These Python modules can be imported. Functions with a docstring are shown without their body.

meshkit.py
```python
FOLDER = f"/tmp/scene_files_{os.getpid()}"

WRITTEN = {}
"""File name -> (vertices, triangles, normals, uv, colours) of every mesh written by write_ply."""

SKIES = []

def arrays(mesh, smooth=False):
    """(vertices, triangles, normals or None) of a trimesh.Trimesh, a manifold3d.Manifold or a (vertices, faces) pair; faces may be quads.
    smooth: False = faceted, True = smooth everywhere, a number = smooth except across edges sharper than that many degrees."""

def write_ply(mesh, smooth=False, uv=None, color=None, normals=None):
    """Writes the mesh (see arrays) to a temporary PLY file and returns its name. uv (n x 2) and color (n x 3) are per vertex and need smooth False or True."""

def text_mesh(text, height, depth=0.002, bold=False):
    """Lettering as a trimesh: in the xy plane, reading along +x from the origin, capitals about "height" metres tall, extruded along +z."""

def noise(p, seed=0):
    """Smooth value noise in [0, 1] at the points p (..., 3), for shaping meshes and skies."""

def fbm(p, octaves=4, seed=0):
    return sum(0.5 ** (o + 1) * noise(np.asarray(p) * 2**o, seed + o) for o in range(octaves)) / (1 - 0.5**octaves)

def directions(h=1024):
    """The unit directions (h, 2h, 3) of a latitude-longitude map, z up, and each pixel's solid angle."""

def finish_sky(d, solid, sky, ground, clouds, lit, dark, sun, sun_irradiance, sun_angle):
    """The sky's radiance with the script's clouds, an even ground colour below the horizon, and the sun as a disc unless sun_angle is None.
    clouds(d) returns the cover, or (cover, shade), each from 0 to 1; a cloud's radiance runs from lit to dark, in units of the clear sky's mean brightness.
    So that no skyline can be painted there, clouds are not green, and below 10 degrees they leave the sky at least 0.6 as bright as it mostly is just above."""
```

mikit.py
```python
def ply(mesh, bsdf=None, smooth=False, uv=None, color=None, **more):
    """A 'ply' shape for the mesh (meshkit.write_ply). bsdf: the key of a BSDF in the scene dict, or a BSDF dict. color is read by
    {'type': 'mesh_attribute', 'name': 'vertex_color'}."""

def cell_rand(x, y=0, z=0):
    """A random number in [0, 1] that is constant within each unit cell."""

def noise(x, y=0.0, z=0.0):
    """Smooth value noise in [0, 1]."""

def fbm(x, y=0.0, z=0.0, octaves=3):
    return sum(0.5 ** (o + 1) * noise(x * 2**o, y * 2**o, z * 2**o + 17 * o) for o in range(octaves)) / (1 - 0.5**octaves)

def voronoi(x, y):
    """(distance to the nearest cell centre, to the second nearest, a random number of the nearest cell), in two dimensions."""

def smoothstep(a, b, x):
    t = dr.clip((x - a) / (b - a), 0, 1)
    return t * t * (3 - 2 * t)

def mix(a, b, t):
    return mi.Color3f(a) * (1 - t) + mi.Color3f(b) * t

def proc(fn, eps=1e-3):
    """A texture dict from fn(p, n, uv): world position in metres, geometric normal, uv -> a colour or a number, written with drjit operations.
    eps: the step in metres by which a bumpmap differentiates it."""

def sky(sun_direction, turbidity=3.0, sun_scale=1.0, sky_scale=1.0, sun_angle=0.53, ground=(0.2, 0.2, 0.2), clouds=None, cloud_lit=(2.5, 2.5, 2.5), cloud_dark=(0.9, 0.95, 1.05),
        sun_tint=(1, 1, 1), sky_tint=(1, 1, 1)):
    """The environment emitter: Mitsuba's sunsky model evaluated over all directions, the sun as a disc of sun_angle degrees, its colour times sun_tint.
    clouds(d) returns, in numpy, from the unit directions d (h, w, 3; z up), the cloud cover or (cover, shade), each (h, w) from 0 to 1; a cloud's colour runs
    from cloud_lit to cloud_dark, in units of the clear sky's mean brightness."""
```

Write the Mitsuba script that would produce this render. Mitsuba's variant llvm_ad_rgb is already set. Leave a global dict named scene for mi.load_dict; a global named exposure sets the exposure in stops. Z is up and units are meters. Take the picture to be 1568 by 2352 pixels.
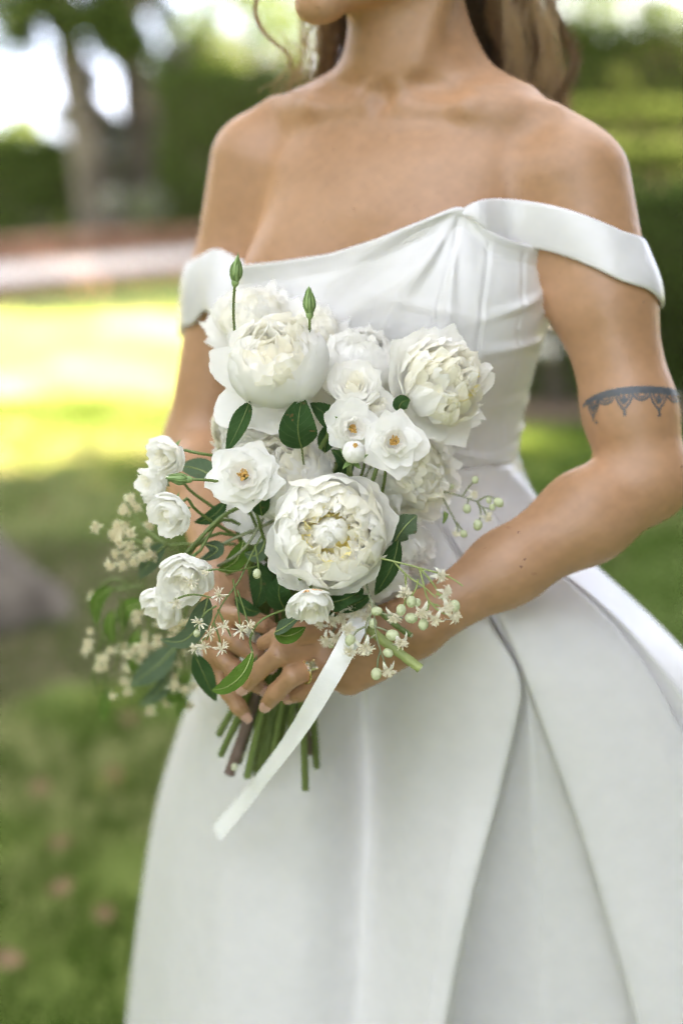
import math
import numpy as np
import drjit as dr
import mitsuba as mi
import mikit
from mikit import proc, noise, fbm, voronoi, cell_rand, smoothstep, mix
from scipy.interpolate import CubicSpline, PchipInterpolator
from scipy.ndimage import gaussian_filter1d

scene, labels = {}, {}

# ------------------------------------------------------------------ camera, sky, exposure
CAM_Z = 1.35
PITCH = math.radians(13.7)
FPX = 3267.0                      # 50 mm lens, in units of a 1568 x 2352 frame
CP, SP = math.cos(PITCH), math.sin(PITCH)
scene['camera'] = {
    'type': 'thinlens', 'fov_axis': 'x', 'fov': 2 * math.degrees(math.atan(784 / FPX)),
    'to_world': mi.ScalarTransform4f().look_at(origin=[0, 0, CAM_Z], target=[0, CP, CAM_Z - SP], up=[0, 0, 1]),
    'aperture_radius': 0.0130, 'focus_distance': 1.125, 'near_clip': 0.05, 'far_clip': 3000.0}
SUN = np.array([0.84, -0.10, 0.80])
SUN /= np.linalg.norm(SUN)


def cloud_cover(d):
    a = np.arctan2(d[..., 0], d[..., 1])
    z = d[..., 2]
    n = 0.5 + 0.25 * np.sin(5 * a + 9 * z) + 0.25 * np.sin(11 * a - 14 * z + 1.3)
    return np.clip(0.35 + 0.5 * n, 0, 0.85)


scene['sky_light'] = mikit.sky(SUN.tolist(), turbidity=3.0, sky_scale=0.50, sun_tint=(1.0, 0.905, 0.98), sky_tint=(1.14, 0.945, 1.20),
                               clouds=cloud_cover, cloud_lit=(2.0, 1.95, 1.8), ground=(0.16, 0.18, 0.10))
exposure = 5.72

# ------------------------------------------------------------------ helpers


def at(dx, dy, Y):
    """The point at distance Y (metres, along the ground) that stands at (dx, dy) of the 1568 x 2352 photograph."""
    x, u = (dx - 784) / FPX, (1176 - dy) / FPX
    d = np.array([x, CP + u * SP, u * CP - SP])
    return np.array([0, 0, CAM_Z]) + d * (Y / d[1])


def on_ground(dx, dy, z=0.0):
    x, u = (dx - 784) / FPX, (1176 - dy) / FPX
    d = np.array([x, CP + u * SP, u * CP - SP])
    return np.array([0, 0, CAM_Z]) + d * ((z - CAM_Z) / d[2])


def unit(v):
    v = np.asarray(v, float)
    return v / max(np.linalg.norm(v), 1e-12)


taken = {}


def numbered(name):
    n = taken.get(name, -1) + 1
    taken[name] = n
    return name if n == 0 else f'{name}_{n:03d}'


def thing(name, label, category, group=None):
    key = numbered(name)
    labels[key] = {'label': label, 'category': category}
    if group:
        labels[key]['group'] = group
    return key


def put(key, mesh, mat, smooth=True, **kw):
    scene[key] = mikit.ply(mesh, mat, smooth=smooth, **kw)
    return key


def part(parent, name, mesh, mat, smooth=True, label=None, stuff=False, **kw):
    key = put(numbered(f'{parent}__{name}'), mesh, mat, smooth, **kw)
    if label:
        labels.setdefault(key, {})['label'] = label
    if stuff:
        labels.setdefault(key, {})['kind'] = 'stuff'
    return key


def structure(key, mesh, mat, smooth=True, label=None):
    put(key, mesh, mat, smooth)
    labels[key] = {'kind': 'structure'}
    if label:
        labels[key]['label'] = label


def join(*meshes):
    v, f, k = [], [], 0
    for a, b in meshes:
        b = np.asarray(b)
        if b.shape[1] == 4:
            b = np.vstack([b[:, [0, 1, 2]], b[:, [0, 2, 3]]])
        v.append(a)
        f.append(b + k)
        k += len(a)
    return np.vstack(v), np.vstack(f)


def grid(P, closed_u=False, flip=False):
    """(vertices, quads) of an array of points P[nu, nv, 3]."""
    nu, nv = P.shape[:2]
    i = np.arange(nu if closed_u else nu - 1)[:, None]
    j = np.arange(nv - 1)[None]
    i2 = (i + 1) % nu
    q = np.stack([i * nv + j, i2 * nv + j, i2 * nv + j + 1, i * nv + j + 1], -1).reshape(-1, 4)
    return P.reshape(-1, 3), (q[:, ::-1] if flip else q)


def spline(pts, n):
    pts = np.asarray(pts, float)
    if len(pts) == 2:
        return pts[0] + np.linspace(0, 1, n)[:, None] * (pts[1] - pts[0])
    t = np.r_[0, np.cumsum(np.linalg.norm(np.diff(pts[:, :3], axis=0), axis=1) ** 0.5 + 1e-9)]
    return CubicSpline(t, pts, bc_type='natural')(np.linspace(0, t[-1], n))


def tube(pts, radii, sides=6, caps=True):
    pts = np.asarray(pts, float)
    n = len(pts)
    radii = np.broadcast_to(radii, n)
    tan = np.gradient(pts, axis=0)
    tan /= np.linalg.norm(tan, axis=1, keepdims=True) + 1e-12
    a = np.cross(tan[0], [0.31, 0.2, 0.93])
    if np.linalg.norm(a) < 1e-3:
        a = np.cross(tan[0], [1, 0, 0])
    rings = []
    w = np.linspace(0, 2 * np.pi, sides, endpoint=False)
    for i in range(n):
        a = unit(a - tan[i] * (a @ tan[i]))
        b = np.cross(tan[i], a)
        rings.append(pts[i] + radii[i] * (np.cos(w)[:, None] * a + np.sin(w)[:, None] * b))
    v, q = grid(np.array(rings).transpose(1, 0, 2), closed_u=True)
    f = np.vstack([q[:, [0, 1, 2]], q[:, [0, 2, 3]]])
    if caps:
        for i, s in ((0, 1), (n - 1, -1)):
            ids = np.arange(sides) * n + i
            c = len(v)
            v = np.vstack([v, pts[i]])
            f = np.vstack([f, np.stack([ids, np.roll(ids, -1), np.full(sides, c)], 1)[:, ::s]])
    return v, f


def ellipsoid(c, r, n=10, m=8, axis=None):
    th = np.linspace(0, np.pi, m)
    ph = np.linspace(0, 2 * np.pi, n, endpoint=False)
    P = np.stack([np.sin(th)[None] * np.cos(ph)[:, None], np.sin(th)[None] * np.sin(ph)[:, None], np.cos(th)[None] + 0 * ph[:, None]], -1) * r
    if axis is not None:
        P = P @ frame(axis).T
    return grid(P + c, closed_u=True)


def frame(axis, roll=0.0):
    """Rotation whose third column is the axis."""
    z = unit(axis)
    x = np.cross([0, 0, 1], z) if abs(z[2]) < 0.95 else np.cross([0, 1, 0], z)
    x = unit(x)
    y = np.cross(z, x)
    c, s = math.cos(roll), math.sin(roll)
    return np.stack([c * x + s * y, -s * x + c * y, z], 1)


def box(c, size, yaw=0.0, bevel=0.0):
    x, y, z = np.asarray(size, float) / 2
    b = min(bevel, x * 0.9, y * 0.9, z * 0.9)
    if b <= 0:
        b = 1e-4
    rows = []
    for zz, k in ((-z, b), (-z + b, 0), (z - b, 0), (z, b)):
        X, Y = x - k, y - k
        rows.append([[-X, -Y, zz], [X, -Y, zz], [X, Y, zz], [-X, Y, zz]])
    P = np.array(rows).transpose(1, 0, 2)
    v, q = grid(P, closed_u=True)
    f = np.vstack([q[:, [0, 1, 2]], q[:, [0, 2, 3]], [[0, 8, 4], [0, 12, 8], [3, 7, 11], [3, 11, 15]]])
    c_, s_ = math.cos(yaw), math.sin(yaw)
    v = v @ np.array([[c_, s_, 0], [-s_, c_, 0], [0, 0, 1]])
    return v + np.asarray(c, float), f


def leaf_cards(centres, normals, size, rng, aspect=0.55, bend=0.25):
    """Many small pointed leaves, four triangles each, folded along the midrib."""
    n = len(centres)
    nn = normals / (np.linalg.norm(normals, axis=1, keepdims=True) + 1e-9)
    t = np.cross(nn, rng.normal(size=(n, 3)))
    t /= np.linalg.norm(t, axis=1, keepdims=True) + 1e-9
    b = np.cross(nn, t)
    s = (size * rng.uniform(0.7, 1.3, n))[:, None]
    base = centres - t * s * 0.5
    tip = centres + t * s * 0.5 - nn * s * bend * 0.5
    mid = centres + nn * s * 0.05
    l = centres + b * s * aspect * 0.5 + nn * s * bend * 0.5
    r = centres - b * s * aspect * 0.5 + nn * s * bend * 0.5
    v = np.stack([base, l, tip, r, mid], 1).reshape(-1, 3)
    k = np.arange(n)[:, None] * 5
    f = np.concatenate([k + np.array([[0, 4, 1]]), k + np.array([[1, 4, 2]]), k + np.array([[2, 4, 3]]), k + np.array([[3, 4, 0]])])
    return v, f


# ------------------------------------------------------------------ materials


def mat(key, colour, rough=0.6, two=True, **kw):
    b = {'type': 'principled', 'base_color': colour if isinstance(colour, dict) else {'type': 'rgb', 'value': list(colour)}, 'roughness': rough, **kw}
    scene[key] = {'type': 'twosided', 'bsdf': b} if two else b


def thin(key, colour, trans=0.8, rough=0.6, **kw):
    scene[key] = {'type': 'principledthin', 'base_color': colour if isinstance(colour, dict) else {'type': 'rgb', 'value': list(colour)}, 'roughness': rough,
                  'diff_trans': trans, 'eta': 1.4, **kw}


def lawn_colour(p, n, uv):
    a = fbm(p.x * 0.7, p.y * 0.7, 0.0, 3)
    b = fbm(p.x * 9, p.y * 9, 3.0, 3)
    c = mix((0.064, 0.096, 0.011), (0.106, 0.142, 0.018), smoothstep(0.3, 0.7, a) * 0.6 + b * 0.4)
    dry = smoothstep(0.50, 0.66, fbm(p.x * 1.6 + 7, p.y * 1.6, 9.0, 3) + 0.12 * (b - 0.5))
    c = mix(c, (0.20, 0.187, 0.074), dry * 0.5)
    d = dr.sqrt(dr.square((p.x + 1.15) / 1.35) + dr.square((p.y - 4.35) / 0.9))
    soil = smoothstep(1.05, 0.75, d + 0.6 * (fbm(p.x * 4, p.y * 4, 5.0, 3) - 0.5))
    c = mix(c, (0.115, 0.085, 0.050), soil * 0.85)
    return c


mat('lawn_mat', proc(lawn_colour), 0.95)
thin('grass_blade_mat', (0.080, 0.138, 0.020), 0.9, 0.6)
thin('leaf_mid_mat', (0.105, 0.150, 0.038), 0.85, 0.5)
mat('hedge_core_mat', (0.070, 0.060, 0.038), 0.95)


def bark_colour(p, n, uv):
    a = fbm(p.x * 14, p.y * 14, p.z * 2.5, 4)
    return mix((0.070, 0.058, 0.042), (0.175, 0.15, 0.115), smoothstep(0.3, 0.75, a))


scene['bark_mat'] = {'type': 'twosided', 'bsdf': {'type': 'bumpmap', 'arbitrary': proc(lambda p, n, uv: fbm(p.x * 18, p.y * 18, p.z * 3, 3) * 0.02, eps=4e-3),
                     'bsdf': {'type': 'principled', 'base_color': proc(bark_colour), 'roughness': 0.9}}}
mat('brick_mat', proc(lambda p, n, uv: mix((0.17, 0.085, 0.048), (0.28, 0.165, 0.10), cell_rand(dr.floor(p.x * 4.5 + 0.5 * dr.floor(p.z * 13)), dr.floor(p.z * 13), dr.floor(p.y * 4)))), 0.9)
mat('stone_mat', proc(lambda p, n, uv: mix((0.29, 0.26, 0.22), (0.44, 0.40, 0.36), fbm(p.x * 5, p.y * 5, p.z * 5, 3))), 0.85)
mat('dry_leaf_mat', proc(lambda p, n, uv: mix((0.15, 0.098, 0.045), (0.31, 0.215, 0.115), fbm(p.x * 60, p.y * 60, 0.0, 3))), 0.8)


def skin_colour(p, n, uv):
    a = fbm(p.x * 26, p.y * 26, p.z * 26, 3)
    b = fbm(p.x * 150, p.y * 150, p.z * 150, 2)
    c = mix((0.385, 0.215, 0.112), (0.430, 0.247, 0.137), smoothstep(0.25, 0.75, a))
    f = noise(p.x * 260, p.y * 260, p.z * 260) * noise(p.x * 90 + 5, p.y * 90, p.z * 90)
    c = mix(c, (0.28, 0.135, 0.06), smoothstep(0.62, 0.80, f) * 0.55)
    return c * (0.92 + 0.16 * b)


scene['skin_mat'] = {'type': 'bumpmap', 'arbitrary': proc(lambda p, n, uv: fbm(p.x * 700, p.y * 700, p.z * 700, 2) * 0.00035 + fbm(p.x * 150, p.y * 150, p.z * 150, 2) * 0.0004, eps=4e-4),
                     'bsdf': {'type': 'principled', 'base_color': proc(skin_colour), 'roughness': proc(lambda p, n, uv: 0.41 + 0.12 * fbm(p.x * 40, p.y * 40, p.z * 40, 2)),
                              'specular': 0.5, 'flatness': 0.4, 'sheen': 0.1, 'clearcoat': 0.25, 'clearcoat_gloss': 0.30}}
mat('nail_mat', (0.60, 0.37, 0.31), 0.2, clearcoat=0.6, clearcoat_gloss=0.9)
mat('lip_mat', (0.42, 0.17, 0.14), 0.4)
mat('tattoo_mat', proc(lambda p, n, uv: mix((0.050, 0.060, 0.072), (0.105, 0.105, 0.110), fbm(p.x * 300, p.y * 300, p.z * 300, 2))), 0.45)
mat('mole_mat', (0.15, 0.07, 0.045), 0.5)
for k, c in (('hair_dark_mat', (0.048, 0.027, 0.014)), ('hair_mid_mat', (0.175, 0.102, 0.052)), ('hair_blond_mat', (0.46, 0.32, 0.175))):
    mat(k, c, 0.38, specular=0.6)


def weave(p, n, uv):
    return (noise(p.x * 1500, p.y * 1500, p.z * 500) + noise(p.x * 500, p.y * 500, p.z * 1700)) * 0.00007 + fbm(p.x * 45, p.y * 45, p.z * 45, 2) * 0.0004


scene['satin_mat'] = {'type': 'twosided', 'bsdf': {'type': 'bumpmap', 'arbitrary': proc(weave, eps=3e-4),
                      'bsdf': {'type': 'principled', 'base_color': proc(lambda p, n, uv: mix((0.60, 0.592, 0.585), (0.65, 0.642, 0.635), fbm(p.x * 70, p.y * 70, p.z * 70, 3))),
                               'roughness': 0.36, 'specular': 0.6, 'sheen': 0.4, 'sheen_tint': 0.0}}}
mat('ribbon_mat', proc(lambda p, n, uv: mix((0.80, 0.80, 0.79), (0.85, 0.85, 0.84), noise(uv.x * 8, uv.y * 900, 0.0))), 0.32, specular=0.5, sheen=0.4)
scene['gold_mat'] = {'type': 'roughconductor', 'material': 'Au', 'alpha': 0.12}
scene['gem_mat'] = {'type': 'dielectric', 'int_ior': 1.9, 'ext_ior': 1.0}
thin('petal_white_mat', proc(lambda p, n, uv: mix((0.968, 0.962, 0.925), (0.980, 0.976, 0.95), noise(uv.x * 40, uv.y * 3, 0.0))), 1.0, 0.6)
thin('petal_cream_mat', proc(lambda p, n, uv: mix((0.968, 0.945, 0.83), (0.977, 0.962, 0.89), noise(uv.x * 30, uv.y * 3, 0.0))), 1.0, 0.6)
thin('petal_yellow_mat', proc(lambda p, n, uv: mix((0.955, 0.85, 0.38), (0.965, 0.91, 0.55), noise(uv.x * 20, uv.y * 4, 0.0))), 1.0, 0.6)
mat('stamen_mat', proc(lambda p, n, uv: mix((0.42, 0.20, 0.040), (0.70, 0.48, 0.14), noise(p.x * 900, p.y * 900, p.z * 900))), 0.7)
mat('clematis_stamen_mat', (0.78, 0.74, 0.58), 0.6)
thin('clematis_faded_mat', (0.80, 0.79, 0.56), 0.8, 0.55)
mat('clematis_faded_stamen_mat', (0.74, 0.68, 0.46), 0.6)
thin('clematis_sepal_mat', (0.88, 0.87, 0.76), 0.7, 0.55)
mat('clematis_bud_mat', proc(lambda p, n, uv: mix((0.38, 0.43, 0.22), (0.56, 0.60, 0.40), noise(p.x * 500, p.y * 500, p.z * 500))), 0.6)
mat('stem_green_mat', proc(lambda p, n, uv: mix((0.085, 0.135, 0.030), (0.165, 0.215, 0.060), fbm(p.x * 160, p.y * 160, p.z * 30, 3))), 0.5)
mat('stem_pale_mat', proc(lambda p, n, uv: mix((0.22, 0.28, 0.09), (0.36, 0.42, 0.15), fbm(p.x * 160, p.y * 160, p.z * 30, 3))), 0.5)
mat('stem_grey_mat', proc(lambda p, n, uv: mix((0.16, 0.19, 0.10), (0.27, 0.29, 0.17), fbm(p.x * 200, p.y * 200, p.z * 60, 3))), 0.6)
mat('stem_brown_mat', proc(lambda p, n, uv: mix((0.070, 0.045, 0.032), (0.17, 0.12, 0.095), fbm(p.x * 260, p.y * 260, p.z * 40, 3))), 0.6)
mat('stem_cut_mat', (0.50, 0.52, 0.36), 0.7)


def leafy(a, b, vein):
    def f(p, n, uv):
        c = mix(a, b, fbm(p.x * 70, p.y * 70, p.z * 70, 3))
        mid = smoothstep(0.035, 0.012, dr.abs(uv.y - 0.5))
        w = dr.abs(dr.abs(uv.y - 0.5) * 1.1 - uv.x * 1.0)
        side = dr.abs((uv.x - dr.abs(uv.y - 0.5) * 0.55) * 7 - dr.floor((uv.x - dr.abs(uv.y - 0.5) * 0.55) * 7) - 0.5)
        c = mix(c, (0.16, 0.11, 0.05), smoothstep(0.78, 0.86, fbm(p.x * 230, p.y * 230, p.z * 230, 2)) * 0.7)
        return mix(c, vein, dr.maximum(mid * 0.8, smoothstep(0.07, 0.02, side) * 0.35))
    return proc(f)


thin('rose_leaf_mat', leafy((0.030, 0.070, 0.024), (0.062, 0.118, 0.040), (0.11, 0.18, 0.08)), 0.5, 0.46)
thin('fresh_leaf_mat', leafy((0.075, 0.150, 0.022), (0.125, 0.215, 0.040), (0.17, 0.26, 0.08)), 0.7, 0.42)
thin('grey_leaf_mat', leafy((0.085, 0.135, 0.075), (0.130, 0.180, 0.105), (0.20, 0.25, 0.16)), 0.6, 0.5)
thin('sepal_mat', (0.20, 0.30, 0.11), 0.5, 0.5)
mat('petal_spot_mat', (0.62, 0.40, 0.20), 0.7)

# ------------------------------------------------------------------ the body as one smooth solid


def seg(P, a, b, ra, rb):
    a, b = np.asarray(a, np.float32), np.asarray(b, np.float32)
    ab = b - a
    t = np.clip(((P - a) @ ab) / max(float(ab @ ab), 1e-12), 0, 1)
    return np.linalg.norm(P - a - t[..., None] * ab, axis=-1) - (ra + (rb - ra) * t)


def ell(P, c, R, r):
    """An ellipsoid with axes the columns of R and radii r."""
    q = ((P - np.asarray(c, np.float32)) @ np.asarray(R, np.float32))
    r = np.asarray(r, np.float32)
    k0 = np.linalg.norm(q / r, axis=-1)
    k1 = np.linalg.norm(q / (r * r), axis=-1)
    return k0 * (k0 - 1) / np.maximum(k1, 1e-6)


class Cone:
    def __init__(self, a, b, ra, rb, k, flat=None):
        self.a, self.b, self.ra, self.rb, self.k = np.asarray(a, float), np.asarray(b, float), ra, rb, k
        self.flat = flat            # (direction, factor): thinner along that direction
        m = max(ra, rb)
        self.lo, self.hi = np.minimum(self.a, self.b) - m, np.maximum(self.a, self.b) + m

    def __call__(self, P):
        if self.flat is None:
            return seg(P, self.a, self.b, self.ra, self.rb)
        d, f = unit(self.flat[0]), self.flat[1]
        S = np.eye(3) + np.outer(d, d) * (1 / f - 1)
        c = (self.a + self.b) / 2
        return seg(((P - c) @ S.T).astype(np.float32), (self.a - c) @ S.T, (self.b - c) @ S.T, self.ra, self.rb) * (f + (1 - f) * 0.4)


class Ell:
    def __init__(self, c, R, r, k, sign=1):
        self.c, self.R, self.r, self.k, self.sign = np.asarray(c, float), np.asarray(R, float), np.asarray(r, float), k, sign
        e = np.sqrt(((self.R * self.r) ** 2).sum(1))
        self.lo, self.hi = self.c - e, self.c + e

    def __call__(self, P):
        return ell(P, self.c, self.R, self.r)


SH_R, SH_L = at(590, 362, 1.480), at(1322, 408, 1.318)          # shoulder joints
S_ = unit((SH_L - SH_R) * [1, 1, 0])                             # to her left
F_ = np.array([S_[1], -S_[0], 0.0])                              # to her front
UP = np.array([0, 0, 1.0])
BODY = np.stack([S_, F_, UP], 1)
O_ = (SH_L + SH_R) / 2 * [1, 1, 0] - F_ * 0.004


def bp(u, v, z):
    return O_ + u * S_ + v * F_ + z * UP


class Torso:
    k = 0.03
    z = np.array([0.95, 1.01, 1.065, 1.12, 1.18, 1.24, 1.30, 1.345, 1.385, 1.41])
    cu = np.array([0, 0, 0, 0, 0, 0, 0, 0, 0, 0.0])
    cv = np.array([0, 0, 0.0, 0.004, 0.008, 0.008, 0.006, 0.002, -0.004, -0.006])
    a = np.array([0.094, 0.097, 0.102, 0.109, 0.125, 0.138, 0.143, 0.143, 0.122, 0.080])
    b = np.array([0.078, 0.082, 0.088, 0.092, 0.101, 0.108, 0.104, 0.088, 0.066, 0.045])
    lo, hi = np.array([-0.2, 1.15, 1.02]), np.array([0.35, 1.65, 1.43])

    def __init__(self):
        self.f = [PchipInterpolator(self.z, x) for x in (self.cu, self.cv, self.a, self.b)]

    def __call__(self, P):
        q = (P - O_) @ BODY
        z = np.clip(q[..., 2], self.z[0], self.z[-1])
        tab = np.linspace(self.z[0], self.z[-1], 200)
        cu, cv, a, b = [np.interp(z, tab, f(tab)) for f in self.f]
        x, y = (q[..., 0] - cu) / a, (q[..., 1] - cv) / b
        n = 2.25
        k = (np.abs(x) ** n + np.abs(y) ** n) ** (1 / n)
        d = (k - 1) * np.minimum(a, b) * (0.6 + 0.4 * np.abs(y) / (np.abs(x) + np.abs(y) + 1e-6))
        return np.maximum(np.maximum(d, q[..., 2] - 1.408), 1.045 - q[..., 2])


NOTCH = bp(0.0, 0.046, 1.402)
torso = [
    Torso(),
    Ell(bp(0.071, 0.066, 1.218), BODY, (0.068, 0.054, 0.066), 0.05), Ell(bp(-0.071, 0.066, 1.218), BODY, (0.068, 0.054, 0.066), 0.05),
    Cone(bp(0, -0.012, 1.435), bp(0.142, -0.012, 1.372), 0.046, 0.024, 0.035), Cone(bp(0, -0.012, 1.435), bp(-0.142, -0.012, 1.384), 0.046, 0.024, 0.035),
]
clav = [Ell(bp(q * 0.062, 0.014, 1.398), BODY, (0.050, 0.026, 0.020), 0.03) for q in (-1, 1)] + [
    Cone(bp(0.017, 0.043, 1.398), bp(0.078, 0.043, 1.401), 0.0085, 0.0068, 0.014), Cone(bp(0.078, 0.043, 1.401), bp(0.142, 0.006, 1.394), 0.0068, 0.0095, 0.018),
    Cone(bp(-0.017, 0.043, 1.398), bp(-0.078, 0.043, 1.405), 0.0085, 0.0068, 0.014), Cone(bp(-0.078, 0.043, 1.405), bp(-0.145, 0.004, 1.404), 0.0068, 0.0105, 0.018),
]
# neck and head, turned to her right
CHIN = at(728, 26, 1.335)
HF = unit([-0.80, -0.60, 0.0])                                  # where the face looks
HS = np.array([-HF[1], HF[0], 0.0])                             # her left
HEAD = np.stack([HS, HF, UP], 1)


def hp(s, f, z):
    return CHIN + HS * s + HF * f + UP * z


NECK0, NECK1 = bp(0.0, -0.008, 1.405), hp(0.0, -0.098, 0.045)
head = [
    Cone(NECK0, NECK1, 0.058, 0.053, 0.030),
    Cone(bp(0.013, 0.042, 1.408), hp(0.066, -0.105, 0.055), 0.0068, 0.013, 0.017), Cone(bp(-0.013, 0.042, 1.408), hp(-0.066, -0.105, 0.055), 0.0068, 0.013, 0.017),
    Ell(bp(0, 0.062, 1.412), BODY, (0.0085, 0.0115, 0.0110), 0.014, -1), Ell(bp(0.052, 0.058, 1.421), BODY, (0.028, 0.017, 0.008), 0.016, -1), Ell(bp(-0.052, 0.058, 1.423), BODY, (0.028, 0.017, 0.008), 0.016, -1),
    Ell(hp(0, -0.090, 0.140), HEAD, (0.073, 0.094, 0.092), 0.02),
    Ell(hp(0, -0.040, 0.085), HEAD, (0.058, 0.048, 0.075), 0.02),
    Cone(hp(0.008, -0.006, 0.010), hp(0.050, -0.075, 0.040), 0.013, 0.014, 0.022), Cone(hp(-0.008, -0.006, 0.010), hp(-0.050, -0.075, 0.040), 0.013, 0.014, 0.022),
    Cone(hp(-0.012, -0.002, 0.006), hp(0.012, -0.002, 0.006), 0.013, 0.013, 0.015),
    Cone(hp(0.054, -0.075, 0.045), hp(0.062, -0.085, 0.10), 0.012, 0.012, 0.02), Cone(hp(-0.054, -0.075, 0.045), hp(-0.062, -0.085, 0.10), 0.012, 0.012, 0.02),
    Cone(hp(-0.012, 0.004, 0.037), hp(0.012, 0.004, 0.037), 0.0065, 0.0065, 0.010), Cone(hp(-0.014, 0.004, 0.047), hp(0.014, 0.004, 0.047), 0.0055, 0.0055, 0.008),
    Cone(hp(0, 0.020, 0.070), hp(0, 0.002, 0.118), 0.0095, 0.006, 0.012), Cone(hp(-0.011, 0.010, 0.068), hp(0.011, 0.010, 0.068), 0.007, 0.007, 0.008),
    Cone(hp(-0.045, -0.014, 0.125), hp(-0.012, 0.004, 0.123), 0.008, 0.008, 0.012), Cone(hp(0.045, -0.014, 0.125), hp(0.012, 0.004, 0.123), 0.008, 0.008, 0.012),
    Ell(hp(0.033, -0.010, 0.110), HEAD, (0.013, 0.012, 0.009), 0.006), Ell(hp(-0.033, -0.010, 0.110), HEAD, (0.013, 0.012, 0.009), 0.006),
    Ell(hp(0.074, -0.098, 0.098), HEAD, (0.008, 0.017, 0.030), 0.006), Ell(hp(-0.074, -0.098, 0.098), HEAD, (0.008, 0.017, 0.030), 0.006),
]
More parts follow.
